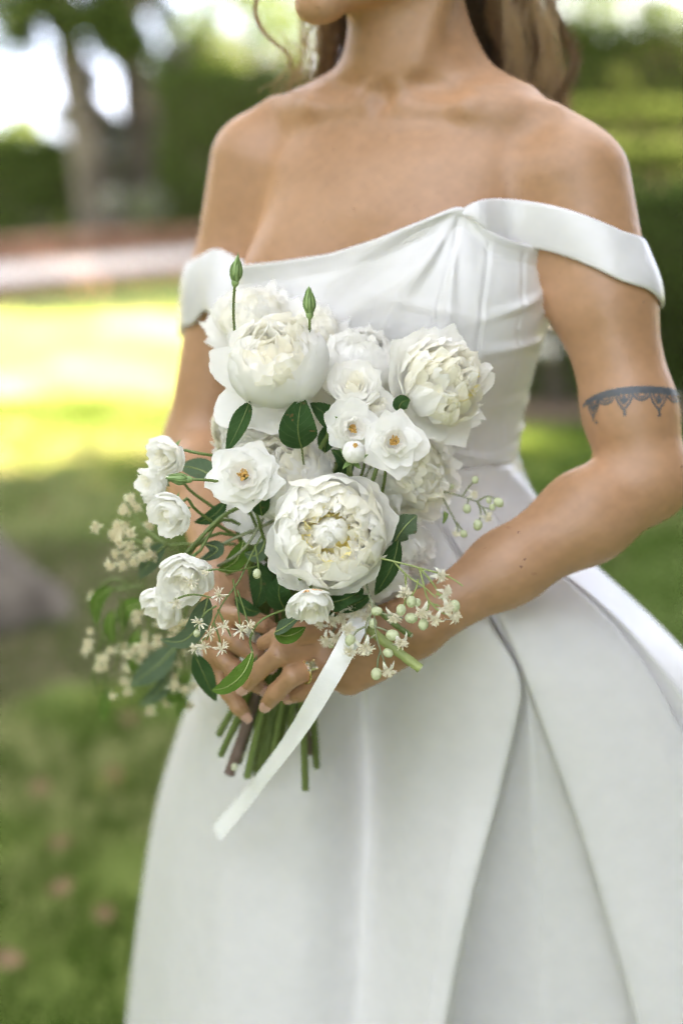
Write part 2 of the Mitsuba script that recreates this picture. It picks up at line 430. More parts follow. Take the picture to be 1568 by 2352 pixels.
# arms
EL_L, WR_L = at(1482, 1100, 1.238), at(985, 1418, 1.172)
EL_R, WR_R = at(462, 1020, 1.480), at(525, 1345, 1.262)
UA_L = lambda t: SH_L + (EL_L - SH_L) * t
UA_R = lambda t: SH_R + (EL_R - SH_R) * t
FA_L = lambda t: EL_L + (WR_L - EL_L) * t
FA_R = lambda t: EL_R + (WR_R - EL_R) * t
out = np.array([0, 0, 0.0])
arms = [
    Cone(SH_L + [0, 0, -0.004], UA_L(0.42), 0.0490, 0.0420, 0.03), Cone(UA_L(0.42), UA_L(0.78), 0.0420, 0.0385, 0.02), Cone(UA_L(0.78), EL_L, 0.0385, 0.0365, 0.02),
    Cone(EL_L, FA_L(0.28), 0.0365, 0.0385, 0.016), Cone(FA_L(0.28), FA_L(0.65), 0.0385, 0.0305, 0.02), Cone(FA_L(0.65), WR_L, 0.0305, 0.0240, 0.02, flat=([0.3, 0.9, 0.3], 0.82)),
    Cone(EL_L + [0.008, 0.014, -0.012], EL_L + [0.012, 0.018, -0.020], 0.022, 0.020, 0.016),
    Cone(SH_R + [0, 0, -0.004], UA_R(0.42), 0.0470, 0.0420, 0.03), Cone(UA_R(0.42), EL_R, 0.0420, 0.0370, 0.02),
    Cone(EL_R, FA_R(0.30), 0.0370, 0.0380, 0.02), Cone(FA_R(0.30), WR_R, 0.0380, 0.0240, 0.02),
]


def finger(pts, r, k=0.004):
    out = []
    n = len(pts) - 1
    for i in range(n):
        out.append(Cone(pts[i], pts[i + 1], r[i], r[i + 1], k))
    return out


HAND_L = {
    'index': [at(757, 1452, 1.150), at(690, 1452, 1.128), at(640, 1462, 1.132), at(604, 1478, 1.142)],
    'middle': [at(742, 1490, 1.145), at(640, 1503, 1.120), at(588, 1546, 1.128), at(562, 1577, 1.138)],
    'ring': [at(764, 1522, 1.143), at(672, 1552, 1.119), at(634, 1590, 1.128), at(614, 1616, 1.138)],
    'pinky': [at(795, 1554, 1.150), at(724, 1578, 1.133), at(694, 1592, 1.141), at(668, 1602, 1.150)],
    'thumb': [at(905, 1440, 1.190), at(820, 1418, 1.200), at(745, 1420, 1.205), at(700, 1430, 1.208)]}
HAND_R = {
    'index': [at(510, 1412, 1.205), at(560, 1418, 1.165), at(600, 1432, 1.160), at(630, 1448, 1.166)],
    'middle': [at(502, 1455, 1.200), at(548, 1478, 1.158), at(588, 1505, 1.156), at(616, 1528, 1.164)],
    'ring': [at(502, 1500, 1.197), at(536, 1536, 1.158), at(572, 1562, 1.158), at(602, 1582, 1.166)],
    'pinky': [at(506, 1545, 1.195), at(524, 1588, 1.160), at(548, 1624, 1.158), at(563, 1642, 1.162)],
    'thumb': [at(540, 1372, 1.235), at(600, 1392, 1.225), at(650, 1420, 1.218), at(685, 1445, 1.215)]}
FR = {'index': (0.0094, 0.0086, 0.0077, 0.0066), 'middle': (0.0095, 0.0089, 0.0080, 0.0069), 'ring': (0.0093, 0.0088, 0.0079, 0.0067), 'pinky': (0.0085, 0.0078, 0.0070, 0.0059),
      'thumb': (0.0125, 0.0112, 0.0100, 0.0085)}
hands = []
for H, W in ((HAND_L, WR_L), (HAND_R, WR_R)):
    for f in ('index', 'middle', 'ring', 'pinky'):
        m = H[f][0]
        hands.append(Cone(W + (m - W) * 0.12, m, 0.0165, 0.0125, 0.014))
    hands.append(Cone(W + (H['index'][0] - W) * 0.3, H['pinky'][0] + (W - H['pinky'][0]) * 0.3, 0.014, 0.014, 0.014))
    hands.append(Cone(W, H['thumb'][0], 0.019, 0.015, 0.014))
    if W is WR_L:
        hands.append(Cone(WR_L + (HAND_L['pinky'][0] - WR_L) * 0.15 + [0, 0, -0.012], HAND_L['pinky'][0] + [0.004, 0.004, -0.004], 0.016, 0.012, 0.014))
fingers = [finger(H[f], FR[f], 0.0035) for H in (HAND_L, HAND_R) for f in ('index', 'middle', 'ring', 'pinky', 'thumb')]


def smin(a, b, k):
    h = np.clip(0.5 + 0.5 * (b - a) / k, 0, 1)
    return b + (a - b) * h - k * h * (1 - h)


def field(P, prims):
    d = np.full(P.shape[:-1], 1.0, np.float32)
    for p in prims:
        v = p(P).astype(np.float32)
        d = -smin(-d, v, p.k) if getattr(p, 'sign', 1) < 0 else smin(d, v, p.k)
    return d


def trace(dx, dy, prims, off=0.0, start=0.9):
    """Where the ray through that point of the photograph meets the solid (grown by off): the point and the outward normal."""
    o = np.array([0, 0, CAM_Z])
    d = unit(at(dx, dy, 1.0) - o)
    t = start
    for _ in range(90):
        v = float(field((o + d * t)[None].astype(np.float32), prims)[0]) - off
        t += v * 0.8
        if abs(v) < 1e-4 or t > 2.2:
            break
    p = o + d * t
    e = 2e-3
    E = np.vstack([p + e * np.eye(3), p - e * np.eye(3)]).astype(np.float32)
    g = field(E, prims)
    return p, unit(g[:3] - g[3:])


def surface_nets(D, org, h):
    inside = D < 0
    s = inside.astype(np.int8)
    n = sum(s[i:s.shape[0] - 1 + i, j:s.shape[1] - 1 + j, k:s.shape[2] - 1 + k] for i in (0, 1) for j in (0, 1) for k in (0, 1))
    act = np.argwhere((n > 0) & (n < 8))
    index = np.full(n.shape, -1, np.int32)
    index[tuple(act.T)] = np.arange(len(act))
    acc, cnt = np.zeros((len(act), 3)), np.zeros(len(act))
    corners = [(i, j, k) for i in (0, 1) for j in (0, 1) for k in (0, 1)]
    val = {c: D[act[:, 0] + c[0], act[:, 1] + c[1], act[:, 2] + c[2]] for c in corners}
    for a in corners:
        for ax in range(3):
            if a[ax] == 0:
                b = tuple(1 if x == ax else a[x] for x in range(3))
                va, vb = val[a], val[b]
                m = (va < 0) != (vb < 0)
                t = va[m] / (va[m] - vb[m])
                p = np.tile(np.array(a, float), (m.sum(), 1))
                p[:, ax] = t
                acc[m] += p
                cnt[m] += 1
    verts = org + h * (act + acc / cnt[:, None])
    quads = []
    for ax in range(3):
        u, w = (ax + 1) % 3, (ax + 2) % 3
        sl0, sl1 = [slice(1, -1)] * 3, [slice(1, -1)] * 3
        sl0[ax], sl1[ax] = slice(0, -1), slice(1, None)
        a, b = inside[tuple(sl0)], inside[tuple(sl1)]
        e = np.argwhere(a != b)
        flip = a[tuple(e.T)]
        base = e.copy()
        base[:, u] += 1
        base[:, w] += 1
        def idx(du, dw):
            q = base.copy()
            q[:, u] -= du
            q[:, w] -= dw
            return index[tuple(q.T)]
        q = np.stack([idx(1, 1), idx(0, 1), idx(0, 0), idx(1, 0)], 1)
        q[~flip] = q[~flip][:, ::-1]
        quads.append(q)
    q = np.vstack(quads)
    return verts, q[(q >= 0).all(1)]


def solid(prims, groups, lo, hi, h):
    lo, hi = np.asarray(lo, float), np.asarray(hi, float)
    n = np.ceil((hi - lo) / h).astype(int) + 1
    D = np.full(n, 0.05, np.float32)
    ax = [lo[i] + h * np.arange(n[i]) for i in range(3)]

    def add(p, k, T):
        m = 0.03 + k
        i0 = np.clip(np.floor((p.lo - m - lo) / h).astype(int), 0, n)
        i1 = np.clip(np.ceil((p.hi + m - lo) / h).astype(int) + 1, 0, n)
        if (i1 <= i0).any():
            return
        s = tuple(slice(a, b) for a, b in zip(i0, i1))
        P = np.stack(np.meshgrid(*[ax[i][s[i]] for i in range(3)], indexing='ij'), -1).astype(np.float32)
        v = p(P).astype(np.float32)
        T[s] = -smin(-T[s], v, k) if getattr(p, 'sign', 1) < 0 else smin(T[s], v, k)

    for p in prims:
        add(p, p.k, D)
    for g in groups:
        for p in g:
            add(p, p.k, D)
    return surface_nets(D, lo, h)


BODY_PRIMS = torso + clav + head + arms + hands
person = thing('person', 'bride in white off-the-shoulder satin gown holding a bouquet in both hands', 'person')
bv, bq = solid(BODY_PRIMS, fingers, [-0.26, 1.06, 0.855], [0.36, 1.62, 1.74], 0.0021)
bf = np.vstack([bq[:, [0, 1, 2]], bq[:, [0, 2, 3]]])
import trimesh
bm = trimesh.Trimesh(bv, bf, process=False)
bm = max(bm.split(only_watertight=False), key=lambda m: len(m.vertices))
from scipy.sparse import coo_matrix
e_ = bm.edges_unique
A_ = coo_matrix((np.ones(2 * len(e_)), (np.r_[e_[:, 0], e_[:, 1]], np.r_[e_[:, 1], e_[:, 0]])), shape=(len(bm.vertices),) * 2).tocsr()
deg_ = np.maximum(np.asarray(A_.sum(1)).ravel(), 1)[:, None]
vv_ = np.array(bm.vertices)
for _ in range(3):
    vv_ = vv_ + 0.5 * (A_ @ vv_ / deg_ - vv_)
bm.vertices = vv_
part(person, 'body', (np.array(bm.vertices), np.array(bm.faces)), 'skin_mat')
ARM_L = arms[:7]

# nails
for H in (HAND_L, HAND_R):
    for f in ('middle', 'ring', 'pinky'):
        a, b = H[f][2], H[f][3]
        d = unit(b - a)
        r = FR[f][3]
        # the back of the finger: away from the palm, on the side towards the viewer
        n = np.array([0.0, -1.0, 0.25])
        n = unit(n - d * (n @ d))
        w = np.cross(d, n)
        U, V = np.meshgrid(np.linspace(-1, 1, 9), np.linspace(-1, 1, 9), indexing='ij')
        sc = np.sqrt(np.clip(1 - 0.55 * V ** 2, 0, 1))
        ang = U * sc * 0.80
        rr = r + 0.0006 - 0.0012 * np.clip(V + 0.2, 0, 1) ** 2
        X = b + d * 0.0005 + (V * 0.0058)[..., None] * d
        Pn = X + (np.cos(ang) * rr)[..., None] * n + (np.sin(ang) * rr)[..., None] * w
        part(person, 'fingernail', grid(Pn), 'nail_mat')

# ------------------------------------------------------------------ the gown: bodice, straps, skirt
TP = torso                                        # what the bodice is fitted on
Z_WAIST = float(at(1190, 1062, 1.33)[2])


def radial(phi, z, prims, off):
    """Distance from the torso's axis to the solid grown by off, in direction phi (0 = front, + towards her left), at height z."""
    d = np.sin(phi)[..., None] * S_ + np.cos(phi)[..., None] * F_
    base = O_ + z[..., None] * UP
    r = np.full(phi.shape, 0.24)
    for _ in range(40):
        P = (base + d * r[..., None]).astype(np.float32)
        r = r - (field(P, prims) - off) * 0.7
    return r


def to_phi(p):
    q = (p - O_) @ BODY
    return math.atan2(q[0], q[1]), q[2]


neck_px = [(566, 612), (640, 604), (760, 586), (870, 551), (960, 512), (1030, 482), (1052, 474), (1068, 486), (1110, 530), (1170, 556), (1236, 574)]
nk = np.array([to_phi(trace(x, y, TP, 0.006)[0]) for x, y in neck_px])
nk = nk[np.argsort(nk[:, 0])]
neck_phi, neck_z = nk[:, 0], nk[:, 1]
PEAK = to_phi(trace(1054, 476, TP, 0.006)[0])


def z_top(phi):
    z = np.interp(phi, np.r_[-math.pi, -2.2, neck_phi, 2.2, math.pi], np.r_[1.235, 1.24, neck_z, 1.245, 1.235])
    return z


nphi, nz = 720, 150
PHI = np.linspace(-math.pi, math.pi, nphi, endpoint=False)
ZT = gaussian_filter1d(z_top(PHI), 3, mode='wrap')
tt = np.linspace(0, 1, nz)
Z = Z_WAIST + (ZT[:, None] - Z_WAIST) * tt[None]
PH = np.broadcast_to(PHI[:, None], Z.shape)
ci = np.arange(0, nphi, 6)
cj = np.arange(0, nz, 5)
from scipy.ndimage import map_coordinates, gaussian_filter
Rc = radial(PH[ci][:, cj], Z[ci][:, cj], TP, 0.0055)
Rc = gaussian_filter(Rc, (1.2, 1.5), mode=('wrap', 'nearest'))
R = map_coordinates(Rc, np.meshgrid(np.arange(nphi) / 6, np.arange(nz) / 5.0 * (len(cj) - 1) / ((nz - 1) / 5.0), indexing='ij'), order=3, mode='grid-wrap') if False else None
from scipy.interpolate import RectBivariateSpline
ext = np.vstack([Rc[-4:], Rc, Rc[:4]])
pe = np.r_[PHI[ci][-4:] - 2 * math.pi, PHI[ci], PHI[ci][:4] + 2 * math.pi]
R = RectBivariateSpline(pe, tt[cj], ext)(PHI, tt)

# princess seams: fine grooves
def seam(points, depth=0.0009, w=0.0015):
    q = np.array([to_phi(trace(x, y, TP, 0.0055)[0]) for x, y in points])
    q = q[np.argsort(q[:, 1])]
    zs = np.clip(Z, q[0, 1], q[-1, 1])
    p0 = np.interp(zs, q[:, 1], q[:, 0])
    d = (PH - p0) * R
    inside = smooth01((Z - q[0, 1] + 0.01) / 0.01) * smooth01((q[-1, 1] + 0.004 - Z) / 0.006)
    return (-depth * np.exp(-(d / w) ** 2) + 0.0003 * np.exp(-((np.abs(d) - 0.0045) / 0.0025) ** 2)) * inside


def smooth01(x):
    x = np.clip(x, 0, 1)
    return x * x * (3 - 2 * x)


disp = np.zeros_like(R)
disp += seam([(1052, 500), (1030, 610), (1008, 700), (996, 800), (985, 1000), (975, 1060)], 0.0022, 0.0022)
disp += seam([(1122, 556), (1108, 690), (1096, 800), (1088, 900), (1080, 1060)])
disp += seam([(1200, 578), (1188, 760), (1170, 900), (1160, 1060)])
# the cowl: soft folds that fan out of the gathered peak towards her right
dx_ = (PEAK[0] - PH) * R
dz_ = PEAK[1] - Z
rad = np.hypot(dx_, dz_) + 1e-6
ang = np.arctan2(dz_, dx_)
gate = smooth01((dx_ + 0.002) / 0.012) * smooth01((0.30 - rad) / 0.15) * smooth01(rad / 0.02)
fold = np.zeros_like(R)
for a0, w0, h0 in ((0.22, 0.10, 0.0060), (0.50, 0.10, 0.0050), (0.78, 0.10, 0.0050), (1.06, 0.09, 0.0045), (1.30, 0.08, 0.0035)):
    aa = a0 + 0.10 * np.sin(rad * 18 + a0 * 9)
    fold += h0 * np.exp(-((ang - aa) / w0) ** 2) * smooth01(rad / 0.06) * (0.35 + 0.65 * smooth01((0.22 - rad) / 0.18))
disp += gate * fold
# thick turned edge at the top
edge = (ZT[:, None] - Z)
front = smooth01((2.0 - np.abs(PH)) / 0.4)
disp += front * (0.0022 * np.exp(-(edge / 0.008) ** 2) - 0.0008 * np.exp(-((edge - 0.016) / 0.004) ** 2))
# the drag lines of a fitted side
nn_ = lambda a, b, c: np.sin(a + 1.7 * np.sin(b)) * np.sin(c)
wr = np.zeros_like(R)
rw = np.random.default_rng(5)
for _ in range(26):
    p0, z0 = rw.uniform(0.55, 2.0), rw.uniform(1.075, 1.24)
    sl, L, hgt, wd = rw.uniform(-0.25, 0.35), rw.uniform(0.02, 0.05), rw.uniform(0.0006, 0.0018), rw.uniform(0.0025, 0.006)
    a = (PH - p0) * R
    b = (Z - z0) - sl * a
    wr += hgt * np.exp(-(b / wd) ** 2) * np.exp(-(a / L) ** 2)
disp += 1.25 * wr
R = R + disp
DIR = np.sin(PHI)[:, None] * S_ + np.cos(PHI)[:, None] * F_
outer = O_ + DIR[:, None] * R[..., None] + Z[..., None] * UP
# roll over the top edge and down inside
lip = []
for k, (dr_, dz) in enumerate(((-0.0008, 0.0014), (-0.0022, 0.0018), (-0.0034, 0.0008), (-0.0040, -0.004), (-0.0044, -0.012))):
    lip.append(O_ + DIR * (R[:, -1] + dr_)[:, None] + (ZT + dz)[:, None] * UP)
full = np.concatenate([outer, np.stack(lip, 1)], 1)
dress_key = 'person__gown'
part('person__gown', 'bodice', grid(full, closed_u=True, flip=True), 'satin_mat')


def dense(curves, n_across, n_along, sigma):
    """A cloth through curves C[i] (each a list of 3-D points top to bottom, same count), softened across."""
    C = np.array(curves)
    cum = np.r_[0, np.cumsum(np.linalg.norm(np.diff(C.mean(1), axis=0), axis=1))]
    s = np.linspace(0, cum[-1], n_across)
    out = np.stack([np.stack([np.interp(s, cum, C[:, j, k]) for k in range(3)], 1) for j in range(C.shape[1])], 1)
    if sigma:
        out = gaussian_filter1d(out, sigma * n_across / cum[-1], axis=0, mode='nearest')
    return out


# left strap (image right): from the peak over the deltoid to the back
ARMT = torso[:1] + torso[3:] + arms[:7]
top_px = [(1052, 486), (1070, 474), (1100, 461), (1150, 457), (1225, 466), (1300, 482), (1375, 507), (1440, 535), (1478, 560), (1502, 592)]
bot_px = [(1058, 494), (1088, 505), (1120, 528), (1152, 556), (1215, 566), (1290, 583), (1365, 612), (1430, 642), (1478, 674), (1508, 704)]


def on_arm(x, y, off):
    p, n = trace(x, y, ARMT, off)
    return p


armR = 0.047
axis_l = unit(EL_L - SH_L)
Tp, Bp = [], []
for i, ((tx, ty), (bx_, by_)) in enumerate(zip(top_px, bot_px)):
    if i < 3:
        a, b = trace(tx, ty, TP, 0.009 + 0.002 * i)[0], trace(bx_, by_, TP, 0.010)[0]
    else:
        a, b = on_arm(min(tx, 1485), ty, 0.0045), on_arm(min(bx_, 1497), by_, 0.0050)
        if i >= 8:
            a, b = at(tx, ty, a[1] + 0.016 * (i - 7)), at(bx_, by_, b[1] + 0.016 * (i - 7))
    Tp.append(a)
    Bp.append(b)
# round the outside of the arm and back to the bodice
def ring_pt(t_axis, ang, off):
    c = UA_L(t_axis)
    e1 = unit(np.array([1, 0, 0]) - axis_l * axis_l[0])
    e2 = np.cross(axis_l, e1)
    if e2[1] < 0:
        e2 = -e2
    d = math.cos(ang) * e1 + math.sin(ang) * e2
    r = 0.08
    for _ in range(30):
        r -= (float(field((c + d * r)[None].astype(np.float32), ARMT)[0]) - off) * 0.7
    return c + d * r
for ang_, t0, t1 in ((0.9, 0.27, 0.43), (1.5, 0.24, 0.38), (2.1, 0.18, 0.30)):
    Tp.append(ring_pt(t0, ang_, 0.005))
    Bp.append(ring_pt(t1, ang_, 0.005))
Tp.append(bp(0.118, -0.088, 1.285)); Bp.append(bp(0.125, -0.088, 1.235))
Tp.append(bp(0.07, -0.108, 1.25)); Bp.append(bp(0.07, -0.106, 1.20))
Tp, Bp = spline(Tp, 150), spline(Bp, 150)
Tp, Bp = gaussian_filter1d(Tp, 2.5, axis=0), gaussian_filter1d(Bp, 2.5, axis=0)


def strap(Tp, Bp, prims, puff=0.0018, roll=0.004):
    n = len(Tp)
    v = np.linspace(0, 1, 25)
    P = Tp[:, None] * (1 - v[None, :, None]) + Bp[:, None] * v[None, :, None]
    along = np.gradient(Tp * 0.5 + Bp * 0.5, axis=0)
    acr = Bp - Tp
    nrm = np.cross(acr, along)
    nrm /= np.linalg.norm(nrm, axis=1, keepdims=True)
    # away from the body
    c = P[:, 12]
    s = np.sign(field((c + nrm * 0.004).astype(np.float32), prims) - field((c - nrm * 0.004).astype(np.float32), prims))
    nrm *= np.where(s == 0, 1, s)[:, None]
    for _ in range(4):
        d = field(P.astype(np.float32), prims)
        push = gaussian_filter(np.maximum(0.0042 - d, 0), (1.0, 1.5))
        P = P + nrm[:, None] * push[..., None]
    P = P + nrm[:, None] * (puff * np.sin(np.pi * v) ** 0.7)[None, :, None]
    # thickness: the turned edges at top and bottom
    inn = P - nrm[:, None] * 0.0032
    ring = np.concatenate([P, P[:, -1:] - nrm[:, None] * 0.0016 + (acr / np.linalg.norm(acr, axis=1, keepdims=True))[:, None] * 0.0012, inn[:, ::-1],
                           P[:, :1] - nrm[:, None] * 0.0016 - (acr / np.linalg.norm(acr, axis=1, keepdims=True))[:, None] * 0.0012], 1)
    return grid(ring.transpose(1, 0, 2), closed_u=True)


part('person__gown', 'shoulder_strap', strap(Tp, Bp, ARMT), 'satin_mat', label='wide satin strap slipped round the tattooed arm below the shoulder')

# right strap (image left): round the far arm
ARMR = arms[7:]
axis_r = unit(EL_R - SH_R)


def ring_r(t_axis, ang, off):
    c = UA_R(t_axis)
    e1 = unit(np.array([1, 0, 0]) - axis_r * axis_r[0])
    e2 = np.cross(axis_r, e1)
    if e2[1] > 0:
        e2 = -e2
    return c + (math.cos(ang) * e1 + math.sin(ang) * e2) * (0.0465 + off)


Tp = [at(640, 612, 1.405), at(590, 606, 1.400), at(540, 592, 1.415), at(505, 573, 1.422), at(474, 577, 1.435), at(447, 604, 1.460), at(426, 645, 1.500), at(440, 665, 1.55), bp(-0.11, -0.095, 1.275), bp(-0.06, -0.112, 1.25)]
Bp = [at(640, 712, 1.385), at(560, 765, 1.380), at(500, 752, 1.395), at(477, 716, 1.410), at(464, 712, 1.425), at(440, 742, 1.445), at(420, 756, 1.490), at(430, 770, 1.55), bp(-0.12, -0.10, 1.215), bp(-0.06, -0.112, 1.19)]
Tp, Bp = gaussian_filter1d(spline(Tp, 130), 2.5, axis=0), gaussian_filter1d(spline(Bp, 130), 2.5, axis=0)
part('person__gown', 'shoulder_strap', strap(Tp, Bp, torso[:1] + ARMR, puff=0.003), 'satin_mat', label='twisted satin strap round the far upper arm')

# the skirt: curves from the waist down, image left to right
LV = [1062, 1150, 1260, 1430, 1570, 1700, 1850, 2050, 2352]


def skirt_curve(xs, ys, Ys):
    p = PchipInterpolator(ys, np.array([xs, Ys]).T)
    lv = np.linspace(LV[0], LV[-1], 34)
    q = np.array([at(*((lambda a: (a[0], y, a[1]))(p(np.clip(y, ys[0], ys[-1]))))) for y in lv])
    ext = q[-1] + (q[-1] - q[-6]) / max(q[-6][2] - q[-1][2], 1e-3) * np.linspace(0, 1, 14)[1:, None] * (q[-1][2] - 0.012)
    ext[:, 2] = q[-1][2] + (0.012 - q[-1][2]) * np.linspace(0, 1, 14)[1:]
    return np.vstack([q, ext])


def wst(phi, d=0.0025):
    r = float(radial(np.array([phi]), np.array([Z_WAIST]), TP, 0.0055 + d)[0])
    return O_ + (math.sin(phi) * S_ + math.cos(phi) * F_) * r + Z_WAIST * UP


def px(p):
    q = p - np.array([0, 0, CAM_Z])
    dep = q[1] * CP - q[2] * SP
    return 784 + FPX * q[0] / dep, 1176 - FPX * (q[1] * SP + q[2] * CP) / dep, p[1]


# (phi at the waist, [(dy, dx, Y) ...] below it)
spec = [
    (-2.3, [(1260, 520, 1.62), (1570, 470, 1.66), (1850, 420, 1.72), (2352, 380, 1.80)]),
    (-1.75, [(1260, 490, 1.52), (1430, 462, 1.525), (1570, 440, 1.53), (1700, 397, 1.53), (1850, 352, 1.53), (2050, 318, 1.53), (2352, 281, 1.53)]),
    (-1.25, [(1260, 520, 1.405), (1430, 500, 1.385), (1570, 480, 1.375), (1700, 450, 1.37), (1850, 425, 1.365), (2050, 395, 1.355), (2352, 370, 1.34)]),
    (-0.85, [(1260, 585, 1.335), (1430, 570, 1.305), (1570, 560, 1.295), (1700, 545, 1.288), (1850, 530, 1.28), (2050, 515, 1.268), (2352, 495, 1.25)]),
    (-0.50, [(1260, 690, 1.300), (1430, 690, 1.275), (1570, 690, 1.268), (1700, 690, 1.262), (1850, 685, 1.252), (2050, 675, 1.24), (2352, 660, 1.22)]),
    (-0.30, [(1260, 770, 1.295), (1430, 775, 1.283), (1570, 785, 1.283), (1700, 795, 1.278), (1850, 800, 1.264), (2050, 790, 1.250), (2352, 775, 1.228)]),
    (-0.22, [(1260, 810, 1.297), (1430, 820, 1.310), (1570, 835, 1.345), (1700, 838, 1.350), (1850, 842, 1.320), (2050, 834, 1.285), (2352, 820, 1.255)]),
    (-0.12, [(1260, 855, 1.287), (1430, 880, 1.275), (1570, 918, 1.262), (1700, 912, 1.258), (1850, 912, 1.250), (2050, 904, 1.236), (2352, 886, 1.214)]),
    (0.05, [(1260, 915, 1.275), (1430, 950, 1.246), (1570, 985, 1.236), (1700, 985, 1.232), (1850, 980, 1.228), (2050, 965, 1.217), (2352, 940, 1.195)]),
    (0.25, [(1260, 985, 1.268), (1430, 1040, 1.232), (1570, 1085, 1.220), (1700, 1080, 1.215), (1850, 1060, 1.210), (2050, 1020, 1.200), (2352, 980, 1.180)]),
    (0.42, [(1260, 1040, 1.266), (1430, 1125, 1.226), (1570, 1201, 1.212), (1700, 1178, 1.207), (1850, 1143, 1.202), (2050, 1088, 1.194), (2352, 1030, 1.176)]),
    (0.425, [(1260, 1041, 1.269), (1430, 1127, 1.230), (1570, 1203, 1.217), (1700, 1180, 1.213), (1850, 1144, 1.209), (2050, 1088, 1.203), (2352, 1028, 1.188)]),
    (0.40, [(1260, 1034, 1.275), (1430, 1118, 1.243), (1570, 1188, 1.238), (1700, 1150, 1.242), (1850, 1105, 1.246), (2050, 1050, 1.252), (2352, 985, 1.250)]),
    (0.405, [(1260, 1034, 1.278), (1430, 1119, 1.250), (1570, 1190, 1.248), (1700, 1160, 1.258), (1850, 1125, 1.268), (2050, 1080, 1.278), (2352, 1025, 1.285)]),
    (0.435, [(1260, 1045, 1.275), (1430, 1135, 1.242), (1570, 1206, 1.232), (1700, 1217, 1.232), (1850, 1228, 1.234), (2050, 1240, 1.234), (2352, 1252, 1.230)]),
    (0.47, [(1260, 1062, 1.279), (1430, 1152, 1.240), (1570, 1219, 1.232), (1700, 1272, 1.236), (1850, 1332, 1.239), (2050, 1405, 1.240), (2352, 1494, 1.238)]),
    (0.475, [(1260, 1062, 1.276), (1430, 1153, 1.237), (1570, 1219, 1.228), (1700, 1270, 1.229), (1850, 1328, 1.228), (2050, 1398, 1.225), (2352, 1486, 1.218)]),
    (0.448, [(1260, 1052, 1.270), (1430, 1146, 1.233), (1570, 1207, 1.221), (1700, 1252, 1.216), (1850, 1308, 1.212), (2050, 1371, 1.205), (2352, 1456, 1.194)]),
    (0.455, [(1260, 1053, 1.266), (1430, 1149, 1.228), (1570, 1210, 1.215), (1700, 1255, 1.210), (1850, 1311, 1.205), (2050, 1375, 1.197), (2352, 1460, 1.185)]),
    (0.62, [(1260, 1120, 1.275), (1430, 1240, 1.226), (1570, 1305, 1.213), (1700, 1352, 1.206), (1850, 1405, 1.200), (2050, 1475, 1.192), (2352, 1570, 1.178)]),
    (0.85, [(1260, 1195, 1.290), (1430, 1360, 1.232), (1570, 1450, 1.219), (1700, 1510, 1.212), (1850, 1575, 1.207), (2050, 1650, 1.200), (2352, 1750, 1.19)]),
    (0.93, [(1260, 1205, 1.298), (1320, 1290, 1.270), (1430, 1408, 1.240), (1570, 1512, 1.227), (1700, 1580, 1.222), (1850, 1650, 1.216), (2050, 1720, 1.210), (2352, 1820, 1.20)]),
    (0.95, [(1260, 1207, 1.306), (1320, 1288, 1.282), (1430, 1402, 1.256), (1570, 1500, 1.247), (1700, 1562, 1.244), (1850, 1625, 1.242), (2050, 1690, 1.240), (2352, 1780, 1.235)]),
    (0.96, [(1260, 1212, 1.303), (1320, 1302, 1.274), (1430, 1428, 1.245), (1570, 1545, 1.235), (1700, 1635, 1.230), (1850, 1720, 1.226), (2050, 1810, 1.22), (2352, 1930, 1.21)]),
    (1.30, [(1150, 1240, 1.345), (1260, 1322, 1.335), (1320, 1392, 1.320), (1430, 1512, 1.300), (1570, 1640, 1.290), (1700, 1740, 1.285), (1850, 1850, 1.28), (2050, 1960, 1.28), (2352, 2080, 1.28)]),
    (1.75, [(1150, 1235, 1.42), (1260, 1330, 1.43), (1430, 1510, 1.45), (1570, 1640, 1.46), (1850, 1850, 1.48), (2352, 2080, 1.50)]),
    (2.4, [(1260, 1230, 1.58), (1430, 1350, 1.64), (1570, 1430, 1.68), (1850, 1560, 1.74), (2352, 1720, 1.82)]),
    (3.14, [(1260, 900, 1.66), (1570, 900, 1.76), (1850, 900, 1.86), (2352, 900, 1.98)]),
]
curves = []
for ph, rows in spec:
    w = px(wst(ph))
    rows = [(w[1], w[0], w[2])] + [r for r in rows if r[0] > w[1] + 30]
    rows = np.array(rows)
    y0 = rows[0, 0]
    p = PchipInterpolator(rows[:, 0], rows[:, 1:])
    lv = np.r_[np.linspace(y0, y0 + 120, 12)[:-1], np.linspace(y0 + 120, 2352, 34)]
    q = np.array([at(p(y)[0], y, p(y)[1]) for y in lv])
    g = (q[-1] - q[-8]) / (q[-8][2] - q[-1][2])
    t = np.linspace(0, 1, 14)[1:, None]
    e = q[-1] + g * (q[-1][2] - 0.015) * t
    curves.append(np.vstack([q, e]))
curves.append(curves[0])
C = np.array(curves)
SK = dense(C, 1500, C.shape[1], 0.0045)
# panels are smooth and round, only the pleat edges are sharp
cum_ = np.r_[0, np.cumsum(np.linalg.norm(np.diff(C.mean(1), axis=0), axis=1))]
sharp = np.r_[10:19, 21:24]
arc = np.linspace(0, cum_[-1], 1500)
dist = np.abs(arc[:, None] - cum_[sharp][None]).min(1)
wgt = np.clip((dist - 0.010) / 0.05, 0, 1)
wgt = (wgt * wgt * (3 - 2 * wgt))[:, None, None]
SK = SK * (1 - wgt) + gaussian_filter1d(SK, 0.018 * 1500 / cum_[-1], axis=0, mode='wrap') * wgt
SK = gaussian_filter1d(SK, 1.0, axis=1, mode='nearest')
SK[:, 0] = dense(C[:, :1], 1500, 1, 0.002)[:, 0]
# refine along the length
SK = CubicSpline(np.arange(SK.shape[1]), SK, axis=1)(np.linspace(0, SK.shape[1] - 1, 150))
